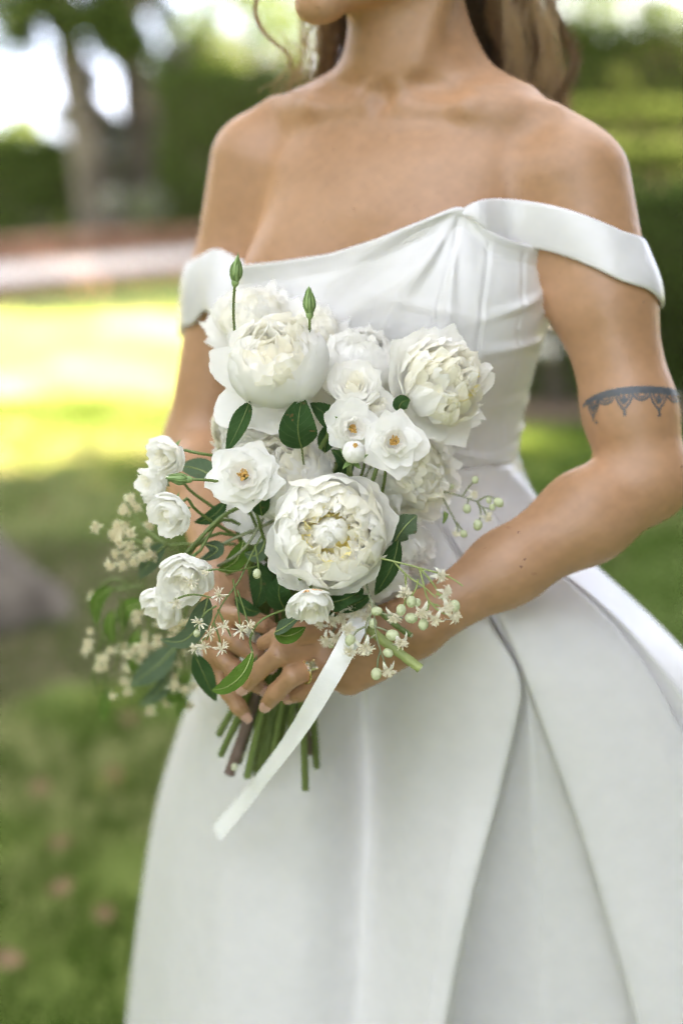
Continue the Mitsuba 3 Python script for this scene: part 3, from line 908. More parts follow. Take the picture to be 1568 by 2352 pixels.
# broad soft unevenness of a heavy cloth
uu, vv = np.meshgrid(np.linspace(0, 1, SK.shape[0]), np.linspace(0, 1, SK.shape[1]), indexing='ij')
rw = np.random.default_rng(11)
soft = gaussian_filter(rw.normal(size=SK.shape[:2]), (26, 9))
soft = soft / soft.std() * 0.0016 * np.clip(vv * 6, 0, 1)
SK[..., 1] += soft
part('person__gown', 'skirt', grid(SK, flip=True), 'satin_mat')

# ------------------------------------------------------------------ tattoo on the upper arm
def ink(strokes, w, name):
    ms = []
    for pts, closed in strokes:
        pts = np.array(pts, float)
        if closed:
            pts = np.vstack([pts, pts[:1]])
        L = np.r_[0, np.cumsum(np.linalg.norm(np.diff(pts, axis=0), axis=1))]
        s = np.linspace(0, L[-1], max(3, int(L[-1] / 9) + 1))
        q = np.stack([np.interp(s, L, pts[:, 0]), np.interp(s, L, pts[:, 1])], 1)
        hits = [trace(940.8 + 0.42667 * x, 564.5 + 0.42667 * y, ARM_L, 0.0004) for x, y in q]
        P = np.array([h[0] for h in hits])
        N = np.array([h[1] for h in hits])
        tng = np.gradient(P, axis=0)
        side = np.cross(N, tng)
        side /= np.linalg.norm(side, axis=1, keepdims=True) + 1e-9
        ms.append(grid(np.stack([P - side * w / 2, P + N * 0.0002, P + side * w / 2], 1)))
    part('person', name, join(*ms), 'tattoo_mat', label='dark lace-pattern band tattoo of scallops and drops round the upper arm')


band_top = [(932, 866), (952, 838), (1000, 808), (1060, 786), (1130, 771), (1210, 763), (1290, 762), (1360, 767), (1415, 776), (1462, 792)]
S1 = [(band_top, False), ([(x + 2, y + 12) for x, y in band_top[1:]], False), ([(x + 2, y + 22) for x, y in band_top[2:]], False)]
S2 = []
for cx, cy, wdt, dep in ((1152, 800, 52, 84), (1340, 796, 52, 88), (985, 842, 34, 78)):
    for k in (1.0, 0.62):
        S2.append(([(cx - wdt * k, cy - 14 * k), (cx - wdt * 0.62 * k, cy + dep * 0.48 * k), (cx, cy + dep * k)], False))
        S2.append(([(cx + wdt * k, cy - 14 * k), (cx + wdt * 0.62 * k, cy + dep * 0.48 * k), (cx, cy + dep * k)], False))
    S2.append(([(cx, cy + 4), (cx - 8, cy + 20), (cx, cy + 38), (cx + 8, cy + 20)], True))
    S2.append(([(cx + 2, cy + dep), (cx + 4, cy + dep + 22)], False))
for cx, cy in ((1050, 812), (1246, 790), (1432, 800)):
    for r in (44, 26):
        S2.append(([(cx + r * math.cos(a), cy + r * 0.9 * math.sin(a)) for a in np.linspace(0.05, math.pi - 0.05, 12)], False))
S3 = [([(cx, cy), (cx + 1, cy + 9)], False) for cx, cy in ((1156, 904), (1342, 908), (1003, 946))]
ink(S1, 0.0030, 'tattoo')
ink(S2, 0.0019, 'tattoo')
ink(S3, 0.0034, 'tattoo')
for x, y in ((1284, 1030), (1190, 1222), (1204, 1285), (1298, 1035), (1478, 693), (1566, 1071), (1196, 1302)):
    p, n = trace(x, y, arms[:7], 0.0)
    part('person', 'mole', ellipsoid(p - n * 0.0004, (0.0011, 0.0011, 0.0008), 8, 6, n), 'mole_mat')

# ------------------------------------------------------------------ hair
hr = np.random.default_rng(3)


def lock(guide, n, spread, width, name, matkey, wave=0.006, freq=9.0, flat=None, parent='person__hair', taper=True):
    """A lock of many strands round a guide curve."""
    g = spline(guide, 60)
    t = np.linspace(0, 1, 60)
    ms = []
    ph0 = hr.uniform(0, 6.28)
    for _ in range(n):
        o0 = hr.normal(size=3) * spread * 0.8
        o1 = hr.normal(size=3) * spread
        if flat is not None:
            f = unit(flat)
            o0 -= f * (o0 @ f) * 0.6
            o1 -= f * (o1 @ f) * 0.6
        ph = ph0 + hr.normal() * 0.45
        fr = freq * hr.uniform(0.92, 1.08)
        w = wave * hr.uniform(0.6, 1.4)
        off = (1 - t)[:, None] * o0 + t[:, None] * o1
        P = g + off + np.stack([np.sin(fr * t + ph), np.cos(fr * t * 0.93 + ph), 0 * t], 1) * w * (0.15 + t)[:, None]
        end = int(60 * hr.uniform(0.82, 1.0))
        P = P[:end:2]
        r = np.linspace(1, 0.35 if taper else 0.8, len(P)) * width * hr.uniform(0.7, 1.3)
        ms.append(tube(P, r, 4, caps=False))
    part(parent, name, join(*ms), matkey)


# the cap of hair on the head
th, phh = np.meshgrid(np.linspace(0.0, 2.0, 40), np.linspace(-math.pi, math.pi, 64), indexing='ij')
lim = 2.0 * (0.55 + 0.45 * (1 - np.cos(phh)) / 2)
th = th / 2.0 * lim
capd = HS * (np.sin(th) * np.sin(phh))[..., None] + HF * (np.sin(th) * np.cos(phh))[..., None] + UP * np.cos(th)[..., None]
C0 = hp(0, -0.090, 0.140)
cap = C0 + HS * (capd @ HS)[..., None] * 0.084 + HF * (capd @ HF)[..., None] * 0.104 + UP * (capd @ UP)[..., None] * 0.103
cap = cap + capd * (0.0025 * np.sin(phh * 40 + 6 * th))[..., None]
part('person__hair', 'cap', grid(cap), 'hair_mid_mat')
BH = lambda s, f, z: hp(s, f, z)
# image right: behind her left shoulder
for i in range(13):
    x0 = 1040 + 13 * i + hr.uniform(-6, 6)
    x1 = 1100 + 14.5 * i + hr.uniform(-8, 8)
    yb = 200 + 6 * i + hr.uniform(-8, 14)
    Yd = 1.470 + 0.006 * i + hr.uniform(-0.012, 0.012)
    m = 'hair_dark_mat' if i < 6 else ('hair_mid_mat' if i < 10 or i % 2 else 'hair_blond_mat')
    g = [BH(0.070, -0.12, 0.20), at(x0 - 15, -160, Yd - 0.03), at(x0 + 18, -40, Yd - 0.015), at(x0 + 40, 70, Yd), at((x0 + x1) / 2 + 30, 150, Yd + 0.02), at(x1 + 12, yb, Yd + 0.035), at(x1 + 10, yb + 110, Yd + 0.06)]
    lock(g, 95, 0.0065, 0.0009, 'lock', m, 0.007, 12)
for i in range(7):
    x0 = 1135 + 22 * i
    g = [BH(0.072, -0.11, 0.20), at(x0 - 30, -150, 1.44), at(x0 + 5, -40, 1.45), at(x0 - 6 + 4 * i, 50, 1.455), at(x0 + 20 + 3 * i, 130, 1.47), at(x0 + 26, 215, 1.49), at(x0 + 20, 285, 1.52)]
    lock(g, 46, 0.0045, 0.0008, 'lock', 'hair_blond_mat' if i % 3 else 'hair_mid_mat', 0.009, 13)
# behind the neck, both sides of it
for i in range(5):
    x0 = 735 + 14 * i
    g = [BH(-0.070, -0.11, 0.19), at(x0 + 12, -120, 1.50), at(x0 + 6, 0, 1.52), at(x0 + 8, 80, 1.53), at(x0 - 2 + 3 * i, 150, 1.54), at(x0 - 22 + 5 * i, 235, 1.57)]
    lock(g, 60, 0.0055, 0.0009, 'lock', ('hair_blond_mat', 'hair_mid_mat', 'hair_mid_mat', 'hair_dark_mat', 'hair_dark_mat')[i], 0.004, 10)
for i in range(4):
    g = [BH(-0.072, -0.10, 0.16), at(730 - 6 * i, -60, 1.50), at(722 - 9 * i, 40, 1.515), at(716 - 7 * i, 110, 1.52), at(700 - 12 * i, 190, 1.54), at(690 - 26 * i, 250, 1.55)]
    lock(g, 7, 0.006, 0.0006, 'wisp', 'hair_blond_mat', 0.006, 9)
# the loose curl by her cheek
lock([BH(-0.055, -0.02, 0.19), at(618, -90, 1.36), at(596, -20, 1.37), at(589, 25, 1.375), at(604, 68, 1.38), at(636, 100, 1.385), at(662, 124, 1.39), at(672, 150, 1.395)], 26, 0.0016, 0.0006, 'curl', 'hair_blond_mat', 0.0012, 8)
for i in range(10):
    a = hr.normal(size=2) * 18
    g = [at(655 + a[0], 100 + a[1], 1.39), at(675 + a[0], 150, 1.42), at(672 + a[1] * 2, 200, 1.44), at(640 + a[0] * 3, 245 + a[1], 1.46)]
    lock(g, 2, 0.002, 0.0004, 'wisp', 'hair_blond_mat', 0.002, 8)
for i in range(14):
    x0 = hr.uniform(1230, 1290)
    g = [at(x0 - 80, -60, 1.46), at(x0 - 10, 20, 1.47), at(x0 + hr.uniform(-10, 20), 120, 1.48), at(x0 + hr.uniform(-5, 15), 215, 1.50), at(x0 + hr.uniform(-15, 10), 262, 1.52)]
    lock(g, 2, 0.003, 0.0004, 'wisp', 'hair_blond_mat', 0.004, 9)
# earring drop beside the cheek
ear = thing('earring', 'small pearl drop earring hanging beside the bride\'s chin, left of the neck', 'earring')
c = at(712, 54, 1.40)
part(ear, 'pearl', ellipsoid(c, (0.0045, 0.0045, 0.006), 14, 10), 'ribbon_mat')
part(ear, 'hook', tube(spline([c + [0, 0, 0.005], c + [0.001, 0, 0.02], c + [0.004, 0.002, 0.045]], 12), 0.0007), 'gold_mat')
ear = thing('earring', 'thin gold drop earring at the top edge, right of the neck', 'earring')
c = at(1014, 6, 1.385)
part(ear, 'drop', tube(spline([c, c + [0, 0, 0.012], c + [-0.001, 0, 0.03]], 10), np.linspace(0.0016, 0.0007, 10)), 'gold_mat')

# ------------------------------------------------------------------ ring
ring = thing('ring', 'gold ring with a square-cut clear stone on the bride\'s finger', 'ring')
rp = HAND_L['ring']
a, b = rp[0], rp[1]
rc, rd = a + (b - a) * 0.72, unit(b - a)
n = unit(at(684, 1500, 1.05) - rc); n = unit(n - rd * (n @ rd))
w = np.cross(rd, n)
tt_ = np.linspace(0, 2 * math.pi, 48, endpoint=False)
loop = rc + 0.0100 * (np.cos(tt_)[:, None] * n + np.sin(tt_)[:, None] * w)
loop = np.vstack([loop, loop[:1]])
part(ring, 'band', tube(loop, 0.0009, 8, caps=False), 'gold_mat')
gc = rc + n * 0.0136
G = np.stack([rd, w, n], 1)
prof = [(0.0, -0.0034), (0.0036, -0.0006), (0.0050, 0.0014), (0.0050, 0.0019), (0.0033, 0.0033), (0.0, 0.0033)]
rows = []
for r_, z_ in prof:
    k = r_ * 0.35
    q = np.array([[r_, r_ - k], [r_ - k, r_], [-r_ + k, r_], [-r_, r_ - k], [-r_, -r_ + k], [-r_ + k, -r_], [r_ - k, -r_], [r_, -r_ + k]])
    rows.append(np.c_[q * [1.0, 0.92], np.full(8, z_)])
gv, gq = grid(np.array(rows).transpose(1, 0, 2) @ G.T + gc, closed_u=True)
part(ring, 'stone', (gv, gq), 'gem_mat', smooth=False)
for sx in (-1, 1):
    for sy in (-1, 1):
        p0 = gc + G @ np.array([sx * 0.0022, sy * 0.0022, -0.0032])
        p1 = gc + G @ np.array([sx * 0.0047, sy * 0.0044, 0.0024])
        part(ring, 'claw', tube([p0, (p0 + p1) / 2, p1], 0.00045, 6), 'gold_mat')

# ------------------------------------------------------------------ the bouquet: every stem is a thing of its own
br = np.random.default_rng(17)


def petal(profile, width, az, rng, ns=11, nt=11, ruffle=0.0, notch=0.0, curl=0.0, wrap=0.8, tipk=0.30, thick=0.0, asym=0.0, base=0.30, wmax=0.60, rmin=0.010, lean=0.0):
    """One petal: profile = (r, z) points from claw to tip; returns P[ns, nt, 3] and uv, in the flower's own frame (axis +z)."""
    prof = spline(np.asarray(profile, float), 40)
    L = np.r_[0, np.cumsum(np.linalg.norm(np.diff(prof, axis=0), axis=1))]
    t = np.linspace(-1, 1, nt)
    top = 1 - min(tipk * 1.7, 0.97) * (1 - np.sqrt(np.clip(1 - 0.97 * t * t, 0, 1))) if tipk < 0.6 else 1 - tipk * np.abs(t) ** 1.6
    if notch:
        top = top + notch * (np.interp(t, np.linspace(-1, 1, 8), rng.normal(size=8)) * 0.6 - 0.5 * np.exp(-((t - rng.uniform(-.3, .3)) / 0.22) ** 2))
    s = np.linspace(0, 1, ns)[:, None] * np.minimum(top, 1.06)[None]
    T = np.broadcast_to(t[None], s.shape)
    r = np.interp(np.clip(s, 0, 1) * L[-1], L, prof[:, 0])
    z = np.interp(np.clip(s, 0, 1) * L[-1], L, prof[:, 1])
    over = np.clip(s - 1, 0, None) * L[-1]
    z = z + over
    shape = np.where(s < wmax, base + (1 - base) * np.sin(np.clip(s / wmax, 0, 1) * np.pi / 2), np.sqrt(np.clip(1 - 0.55 * ((s - wmax) / (1 - wmax)) ** 2, 0.05, 1)))
    w = width * shape
    Rc = np.maximum(r, rmin) / max(wrap, 1e-3)
    phi = np.clip(T * w / Rc, -2.0, 2.0)
    rad = r - Rc * (1 - np.cos(phi))
    tan = Rc * np.sin(phi)
    tan = tan + (asym + lean * s) * width * s
    if ruffle:
        f1, f2, p1, p2 = rng.uniform(3, 6), rng.uniform(7, 11), rng.uniform(0, 6.3), rng.uniform(0, 6.3)
        k = ruffle * s ** 2 * (np.sin(f1 * T + p1 + 2 * s) + 0.6 * np.sin(f2 * T + p2 - 3 * s) * np.abs(T) + 0.35 * rng.normal() * T)
        rad = rad + k * 0.8
        z = z + k * 0.5
    if curl:
        c = curl * np.clip((s - 0.62) / 0.38, 0, 1) ** 2
        rad = rad + c
        z = z - np.abs(c) * 0.4
    ca, sa = math.cos(az), math.sin(az)
    P = np.stack([rad * ca - tan * sa, rad * sa + tan * ca, z], -1)
    uv = np.stack([T * 0.5 + 0.5, s], -1)
    return P, uv


class Flower:
    def __init__(self, name, label, cat, px_, py_, Y, axis, group=None, roll=0.0, depth=0.0, seed=0):
        self.key = thing(name, label, cat, group)
        ax = unit([axis[0], -axis[1], axis[2]])      # right, towards the viewer, up
        self.M = frame(ax, roll)
        self.ax = ax
        self.c = at(px_, py_, Y) - ax * depth
        self.rng = np.random.default_rng(1000 + seed)

    def az(self, dx, dz):
        """Azimuth, in the flower's frame, of the image direction (dx right, dz up)."""
        v = np.array([dx, 0, dz]) @ self.M
        return math.atan2(v[1], v[0])

    def petal(self, name, matkey, profile, width, az, scale=1.0, tilt=None, **kw):
        P, uv = petal(profile, width, az, self.rng, **kw)
        P = P * scale
        if tilt is not None:
            P = P @ np.asarray(tilt).T
        v, q = grid(P @ self.M.T + self.c)
        return part(self.key, name, (v, q), matkey, uv=uv.reshape(-1, 2))

    def many(self, name, matkey, rows, label=None):
        """A few tiny pieces in one mesh."""
        ms, uvs = [], []
        for profile, width, az, kw in rows:
            P, uv = petal(profile, width, az, self.rng, **kw)
            ms.append(grid(P @ self.M.T + self.c))
            uvs.append(uv.reshape(-1, 2))
        return part(self.key, name, join(*ms), matkey, uv=np.vstack(uvs), stuff=True)

    def world(self, x, y, z):
        return self.c + self.M @ np.array([x, y, z], float)

    def stem(self, way, r0, r1, matkey='stem_green_mat', n=26, cut=True):
        pts = spline([self.c] + [np.asarray(w, float) for w in way], n)
        part(self.key, 'stem', tube(pts, np.linspace(r0, r1, n), 8), matkey)
        if cut:
            d = unit(pts[-1] - pts[-2])
            part(self.key + '__stem', 'cut_end', tube([pts[-1] - d * 0.0002, pts[-1] + d * 0.0006], [r1 * 0.86, r1 * 0.8], 8), 'stem_cut_mat')

    def core(self, r, z, rz, matkey='petal_cream_mat'):
        """The tightly packed innermost petals, crumpled into one ball."""
        v, q = ellipsoid(np.zeros(3), (1, 1, 1), 34, 22)
        a, e = np.arctan2(v[:, 1], v[:, 0]), v[:, 2]
        k = 1 + 0.07 * np.sin(a * 9 + 5 * e) * np.sin(e * 7 + 1) + 0.05 * np.sin(a * 17 - 9 * e)
        v = v * k[:, None] * [r, r, rz] + [0, 0, z]
        part(self.key, 'heart', (v @ self.M.T + self.c, q), matkey, uv=np.stack([a / 6.28 + 0.5, e * 0.5 + 0.5], 1))

    def calyx(self, r, n=5, L=0.010, matkey='sepal_mat', out=1.0):
        part(self.key, 'hip', ellipsoid(self.c - self.ax * r * 0.3, (r, r, r * 1.1), 10, 8, self.ax), 'stem_green_mat')
        for i in range(n):
            a = 2 * math.pi * i / n + self.rng.uniform(-.2, .2)
            self.petal('sepal', matkey, [(r * 0.5, -r * 0.3), (r + L * 0.5 * out, 0.0), (r + L * out, L * self.rng.uniform(-.5, .4))], L * 0.28, a, ns=6, nt=5, tipk=0.95, wrap=0.3, base=0.8, wmax=0.3)


GRIP = at(648, 1500, 1.196)
CUTS = [(503, 1688, 1.225), (507, 1735, 1.205), (548, 1752, 1.215), (567, 1786, 1.190), (588, 1782, 1.205), (612, 1745, 1.212), (628, 1728, 1.195), (645, 1735, 1.210), (665, 1722, 1.2), (701, 1815, 1.190), (727, 1763, 1.215), (684, 1700, 1.222), (655, 1690, 1.225), (600, 1715, 1.23)]
MID = [(565, 1580, 1.205), (572, 1590, 1.19), (598, 1585, 1.205), (612, 1585, 1.185), (625, 1585, 1.20), (640, 1590, 1.205), (652, 1590, 1.192), (665, 1590, 1.205), (675, 1590, 1.195), (692, 1590, 1.188), (712, 1585, 1.205), (690, 1590, 1.215), (668, 1590, 1.218), (630, 1590, 1.222)]


def way(flower, i, bow=0.5):
    """From the flower down through the hands to cut end number i."""
    m, e = at(*MID[i]), at(*CUTS[i])
    g = m + (m - e) * 0.75
    b = flower.c - flower.ax * 0.035
    return [b, b * 0.5 + g * 0.5 - [0, 0, 0.004], m + (m - e) * 0.3, m, e]


U = lambda rng, a, b: rng.uniform(a, b)


def rot(axis, a):
    x, y, z = unit(axis)
    c, s = math.cos(a), math.sin(a)
    return np.array([[c + x * x * (1 - c), x * y * (1 - c) - z * s, x * z * (1 - c) + y * s], [y * x * (1 - c) + z * s, c + y * y * (1 - c), y * z * (1 - c) - x * s], [z * x * (1 - c) - y * s, z * y * (1 - c) + x * s, c + z * z * (1 - c)]])


def petaloids(f, rings, names=('inner_petal',), mats=('petal_white_mat',), ruffle=0.0030, notch=0.14, jit=0.16):
    """Rings of crumpled inner petals, each leaning its own way about its claw."""
    r_ = f.rng
    for k, (r0, z0, hgt, inw, width, n) in enumerate(rings):
        off = r_.uniform(0, 6.28)
        for i in range(n):
            a = off + 2 * math.pi * i / n + r_.normal() * 0.16
            rr = r0 * U(r_, 0.88, 1.12)
            h = hgt * U(r_, 0.78, 1.12)
            iw = inw * U(r_, 0.4, 1.5)
            prof = [(rr * 0.72, z0), (rr * 0.98, z0 + h * 0.35), (rr - iw * 0.15, z0 + h * 0.72), (rr - iw, z0 + h)]
            w = width * U(r_, 0.7, 1.35)
            P, uv = petal(prof, w, a, r_, ns=11, nt=13, ruffle=ruffle * U(r_, .6, 1.4), notch=notch, curl=U(r_, -0.003, 0.002), wrap=U(r_, 0.2, 0.9), tipk=0.24, lean=U(r_, -.3, .3), base=0.6, wmax=0.66)
            # one or two deep pleats along the petal
            T, Sx = uv[..., 0] * 2 - 1, uv[..., 1]
            ra = np.array([math.cos(a), math.sin(a), 0])
            q = (np.sin(T * U(r_, 3, 6) + U(r_, 0, 6)) * w * 0.26 * np.clip(Sx, 0, 1) ** 1.2)[..., None]
            P = P + q * 0.38 * ra
            b = np.array([rr * 0.8 * ra[0], rr * 0.8 * ra[1], z0 + h * 0.3])
            M = rot([-ra[1], ra[0], 0], r_.normal() * jit) @ rot(ra, r_.normal() * jit) @ rot([0, 0, 1], r_.normal() * jit * 1.4)
            P = (P - b) @ M.T + b
            part(f.key, names[k % len(names)], grid(P @ f.M.T + f.c), mats[(i * 7 + k) % len(mats)] if r_.uniform() < 0.4 else mats[k % len(mats)], uv=uv.reshape(-1, 2))


# --- the open peony in the middle
f = Flower('peony', 'large open white peony in the bouquet centre, yellow-flecked ruffles round a white ball', 'flower', 757, 1222, 1.098, (0.03, 0.95, 0.27), depth=0.020, seed=1)
f.stem(way(f, 3), 0.0032, 0.0036)
r_ = f.rng
for i, (dx, dz, rr, zz) in enumerate([(-1, -0.5, .056, .004), (-0.75, -1, .057, .006), (-0.1, -1, .054, .008), (0.55, -0.85, .052, .010), (1, 0.25, .055, .012), (0.85, 0.75, .054, .014), (0.1, 1, .048, .014), (-0.7, 0.7, .048, .012)]):
    f.petal('guard_petal', 'petal_white_mat', [(0.004, -0.004), (0.024, -0.006), (rr * 0.8, zz * 0.6), (rr, zz + 0.010)], 0.026 * U(r_, .9, 1.1), f.az(dx, dz), ns=14, nt=15, ruffle=0.0016, wrap=0.55, notch=0.05, tipk=0.22)
off = 0.3
for i in range(8):
    a = off + i * 2 * math.pi / 8 + r_.normal() * 0.08
    f.petal('bowl_petal', 'petal_white_mat', [(0.010, -0.002), (0.032, 0.004), (0.044, 0.020), (0.0435, 0.033), (0.039, 0.040)], 0.022 * U(r_, .9, 1.15), a, ns=14, nt=13, ruffle=0.0018, notch=0.09, wrap=0.95, tipk=0.2, curl=U(r_, -.004, .001))
petaloids(f, [(0.0395, 0.004, 0.037, 0.009, 0.0170, 15), (0.0360, 0.005, 0.0375, 0.011, 0.0155, 17), (0.0325, 0.006, 0.037, 0.010, 0.0140, 18)],
          names=('inner_petal',), mats=('petal_white_mat', 'petal_cream_mat', 'petal_white_mat'), ruffle=0.0024, notch=0.12, jit=0.13)
petaloids(f, [(0.0290, 0.006, 0.036, 0.008, 0.0125, 19), (0.0258, 0.006, 0.034, 0.004, 0.0110, 18), (0.0228, 0.007, 0.029, -0.002, 0.0095, 11)],
          names=('inner_petal',), mats=('petal_cream_mat', 'petal_white_mat', 'petal_cream_mat'), ruffle=0.0040, notch=0.22, jit=0.20)
petaloids(f, [(0.0195, 0.010, 0.029, -0.001, 0.0075, 12), (0.0168, 0.010, 0.026, -0.002, 0.0060, 13)], names=('yellow_petal',), mats=('petal_yellow_mat', 'petal_yellow_mat', 'petal_cream_mat'), ruffle=0.0022, notch=0.25, jit=0.2)
f.core(0.033, 0.014, 0.010)
f.core(0.0185, 0.018, 0.012, 'petal_yellow_mat')
for i in range(7):
    a = i * 0.898 + r_.normal() * 0.2
    k = U(r_, 0.85, 1.12)
    f.petal('heart_petal', 'petal_white_mat', [(0.005, 0.010), (0.0118 * k, 0.018), (0.0130 * k, 0.028 * k), (0.0090, 0.0365 * k), (0.0015, 0.0395 * k)], 0.0105 * U(r_, .8, 1.15), a, ns=14, nt=11, wrap=U(r_, .8, 1.0), tipk=0.2, ruffle=0.0014, notch=0.12, lean=U(r_, -.2, .2), curl=U(r_, -.001, .002))
for i in range(4):
    f.petal('heart_petal', 'petal_white_mat', [(0.003, 0.02), (0.0095, 0.028), (0.0080, 0.0370), (0.0003, 0.0405 * U(r_, .95, 1.03))], 0.0095, 0.5 + i * 1.6, ns=12, nt=9, wrap=1.0, tipk=0.14, ruffle=0.0012, notch=0.08)
f.many('stamens', 'petal_yellow_mat', [([(0.016, 0.012), (0.018, 0.02), (0.0175, 0.027)], 0.0011, r_.uniform(0, 6.28), dict(ns=5, nt=3, wrap=0.2)) for _ in range(46)])


def cup_peony(name, label, px_, py_, Y, axis, R, cut, seed, hang=(), top='petal_white_mat', lean_in=0.80, hgt=1.36, inner=True, matk='petal_white_mat', opening=1.0, hang_axis=None):
    """A goblet-shaped peony: closed bowl of broad petals, ruffles showing at the mouth."""
    f = Flower(name, label, 'flower', px_, py_, Y, axis, depth=R * 0.75, seed=seed)
    r_ = f.rng
    f.stem(way(f, cut), 0.0030, 0.0034)
    M0 = f.M
    if hang_axis is not None:
        f.M = frame(unit([hang_axis[0], -hang_axis[1], hang_axis[2]]))
    for dx, dz, L, lift, wd in hang:
        f.petal('guard_petal', matk, [(0.003, 0.0), (L * 0.45, -0.004), (L * 0.8, lift * 0.5), (L, lift)], wd, f.az(dx, dz), ns=14, nt=13, ruffle=0.0016, notch=0.02, wrap=0.40, tipk=0.27)
    f.M = M0
    for ring, (n, k, ht) in enumerate(((4, 1.0, hgt * 0.96), (5, 0.94, hgt), (5, 0.86, hgt * 1.03))):
        for i in range(n):
            a = f.az(0, -1) + (i + 0.5 * ring) * 2 * math.pi / n + r_.normal() * 0.12
            rr, h = R * k * U(r_, .95, 1.04), R * ht * U(r_, .9, 1.05)
            f.petal('bowl_petal', matk, [(0.005, 0.0), (rr * 0.68, h * 0.07), (rr * 1.0, h * 0.42), (rr * 0.97 * opening, h * 0.75), (rr * lean_in * opening, h)], R * 0.92 * U(r_, .95, 1.15), a, ns=16, nt=15, ruffle=0.0014, notch=0.035, wrap=0.95, tipk=0.25, curl=U(r_, -.003, .001))
    if inner:
        petaloids(f, [(R * 0.84, R * 0.3, R * 1.12, R * 0.26, R * 0.46, 13), (R * 0.68, R * 0.3, R * 1.2, R * 0.24, R * 0.44, 13), (R * 0.52, R * 0.3, R * 1.26, R * 0.18, R * 0.40, 12), (R * 0.36, R * 0.3, R * 1.3, R * 0.12, R * 0.36, 10), (R * 0.2, R * 0.3, R * 1.3, R * 0.06, R * 0.30, 7)],
                  names=('inner_petal',), mats=('petal_white_mat', top), ruffle=0.0024, notch=0.14)
        f.core(R * 0.66, R * 0.70, R * 0.56)
    return f


P1 = cup_peony('peony', 'big cup-shaped white peony at the upper left of the bouquet, two petals hanging open', 640, 830, 1.148, (-0.06, 0.68, 0.73), 0.0395, 0, 2,
               hang=[(-1, 0.35, 0.062, 0.022, 0.019), (-1, -0.55, 0.064, 0.002, 0.021), (-0.3, -1, 0.046, 0.010, 0.022), (0.35, -1, 0.044, 0.016, 0.020)], top='petal_cream_mat', lean_in=0.80, hang_axis=(-0.1, 0.9, 0.35))
P3 = cup_peony('peony', 'soft-focus round white peony behind, between the two top blooms', 822, 830, 1.212, (0.05, 0.6, 0.80), 0.0315, 4, 3, hang=[(-1, 0.1, 0.040, 0.02, 0.02), (0.9, 0.4, 0.040, 0.02, 0.02)])
P6 = cup_peony('peony', 'half-hidden cream peony bowl behind the open rose, left of the central bloom', 652, 1092, 1.166, (-0.05, 0.74, 0.68), 0.0395, 6, 4, hang=[(-1, -0.55, 0.062, -0.004, 0.026), (-0.5, -1, 0.058, 0.0, 0.024)], top='petal_cream_mat', opening=0.95)
P8 = cup_peony('peony', 'pale peony in the shade below the upper left bloom, behind its stem', 584, 985, 1.212, (-0.40, 0.75, 0.3), 0.037, 8, 5, hang=[(-1, 0.1, 0.048, 0.008, 0.018), (-0.8, 0.8, 0.046, 0.012, 0.018), (0.9, 0.9, 0.045, 0.01, 0.018)], matk='petal_cream_mat')
P9 = cup_peony('peony', 'out-of-focus white bloom low on the right, behind the lance-shaped leaf', 942, 1262, 1.205, (0.6, 0.6, -0.2), 0.023, 10, 6)
P11 = cup_peony('peony', 'white bloom facing down behind the bottom edge of the central peony, right side', 872, 1345, 1.180, (0.30, 0.55, -0.75), 0.027, 9, 7, hang=[(0.8, -0.8, 0.034, 0.01, 0.018), (-0.2, -1, 0.03, 0.01, 0.018)], inner=False)


def loose_peony(label, px_, py_, Y, axis, R, cut, seed, guards, rings, mats, dens=1.0, gmat='petal_white_mat'):
    f = Flower('peony', label, 'flower', px_, py_, Y, axis, depth=R * 0.55, seed=seed)
    f.stem(way(f, cut), 0.0030, 0.0034)
    r_ = f.rng
    for dx, dz, L, lift, wd in guards:
        f.petal('guard_petal', gmat, [(0.004, -0.002), (L * 0.42, -0.004), (L * 0.8, lift * 0.45), (L, lift)], wd, f.az(dx, dz), ns=14, nt=15, ruffle=0.0022, notch=0.08, wrap=0.6, tipk=0.22)
    petaloids(f, rings, names=('inner_petal',), mats=mats, ruffle=0.0026, notch=0.15)
    f.core(R * 0.60, R * 0.42, R * 0.40)
    return f


R = 0.044
P4 = loose_peony('cream-hearted ruffled peony at the upper right of the bouquet, facing right', 1022, 872, 1.165, (0.42, 0.80, 0.42), R, 1, 8,
                 [(-1, 0.3, 0.056, 0.030, 0.026), (-0.95, -0.25, 0.046, 0.030, 0.024), (-0.5, -0.95, 0.054, 0.020, 0.025), (0.2, -1, 0.056, 0.012, 0.026), (-0.55, 0.9, 0.050, 0.028, 0.024), (0.3, 1, 0.048, 0.030, 0.024), (0.9, -0.6, 0.052, 0.004, 0.018), (1, 0.4, 0.046, 0.02, 0.02)],
                 [(0.034, 0.002, 0.036, 0.004, 0.0135, 15), (0.029, 0.004, 0.040, 0.006, 0.0125, 16), (0.023, 0.006, 0.042, 0.006, 0.0115, 15), (0.016, 0.008, 0.043, 0.004, 0.0105, 13), (0.009, 0.010, 0.044, 0.002, 0.010, 9)],
                 ('petal_white_mat', 'petal_cream_mat', 'petal_cream_mat'))
f = P4
f.many('stamens', 'petal_yellow_mat', [([(0.012, 0.012), (0.020, 0.030), (0.024, 0.042)], 0.0014, f.az(0.15, -1) + f.rng.normal() * 0.6, dict(ns=5, nt=3, wrap=0.2)) for _ in range(60)])
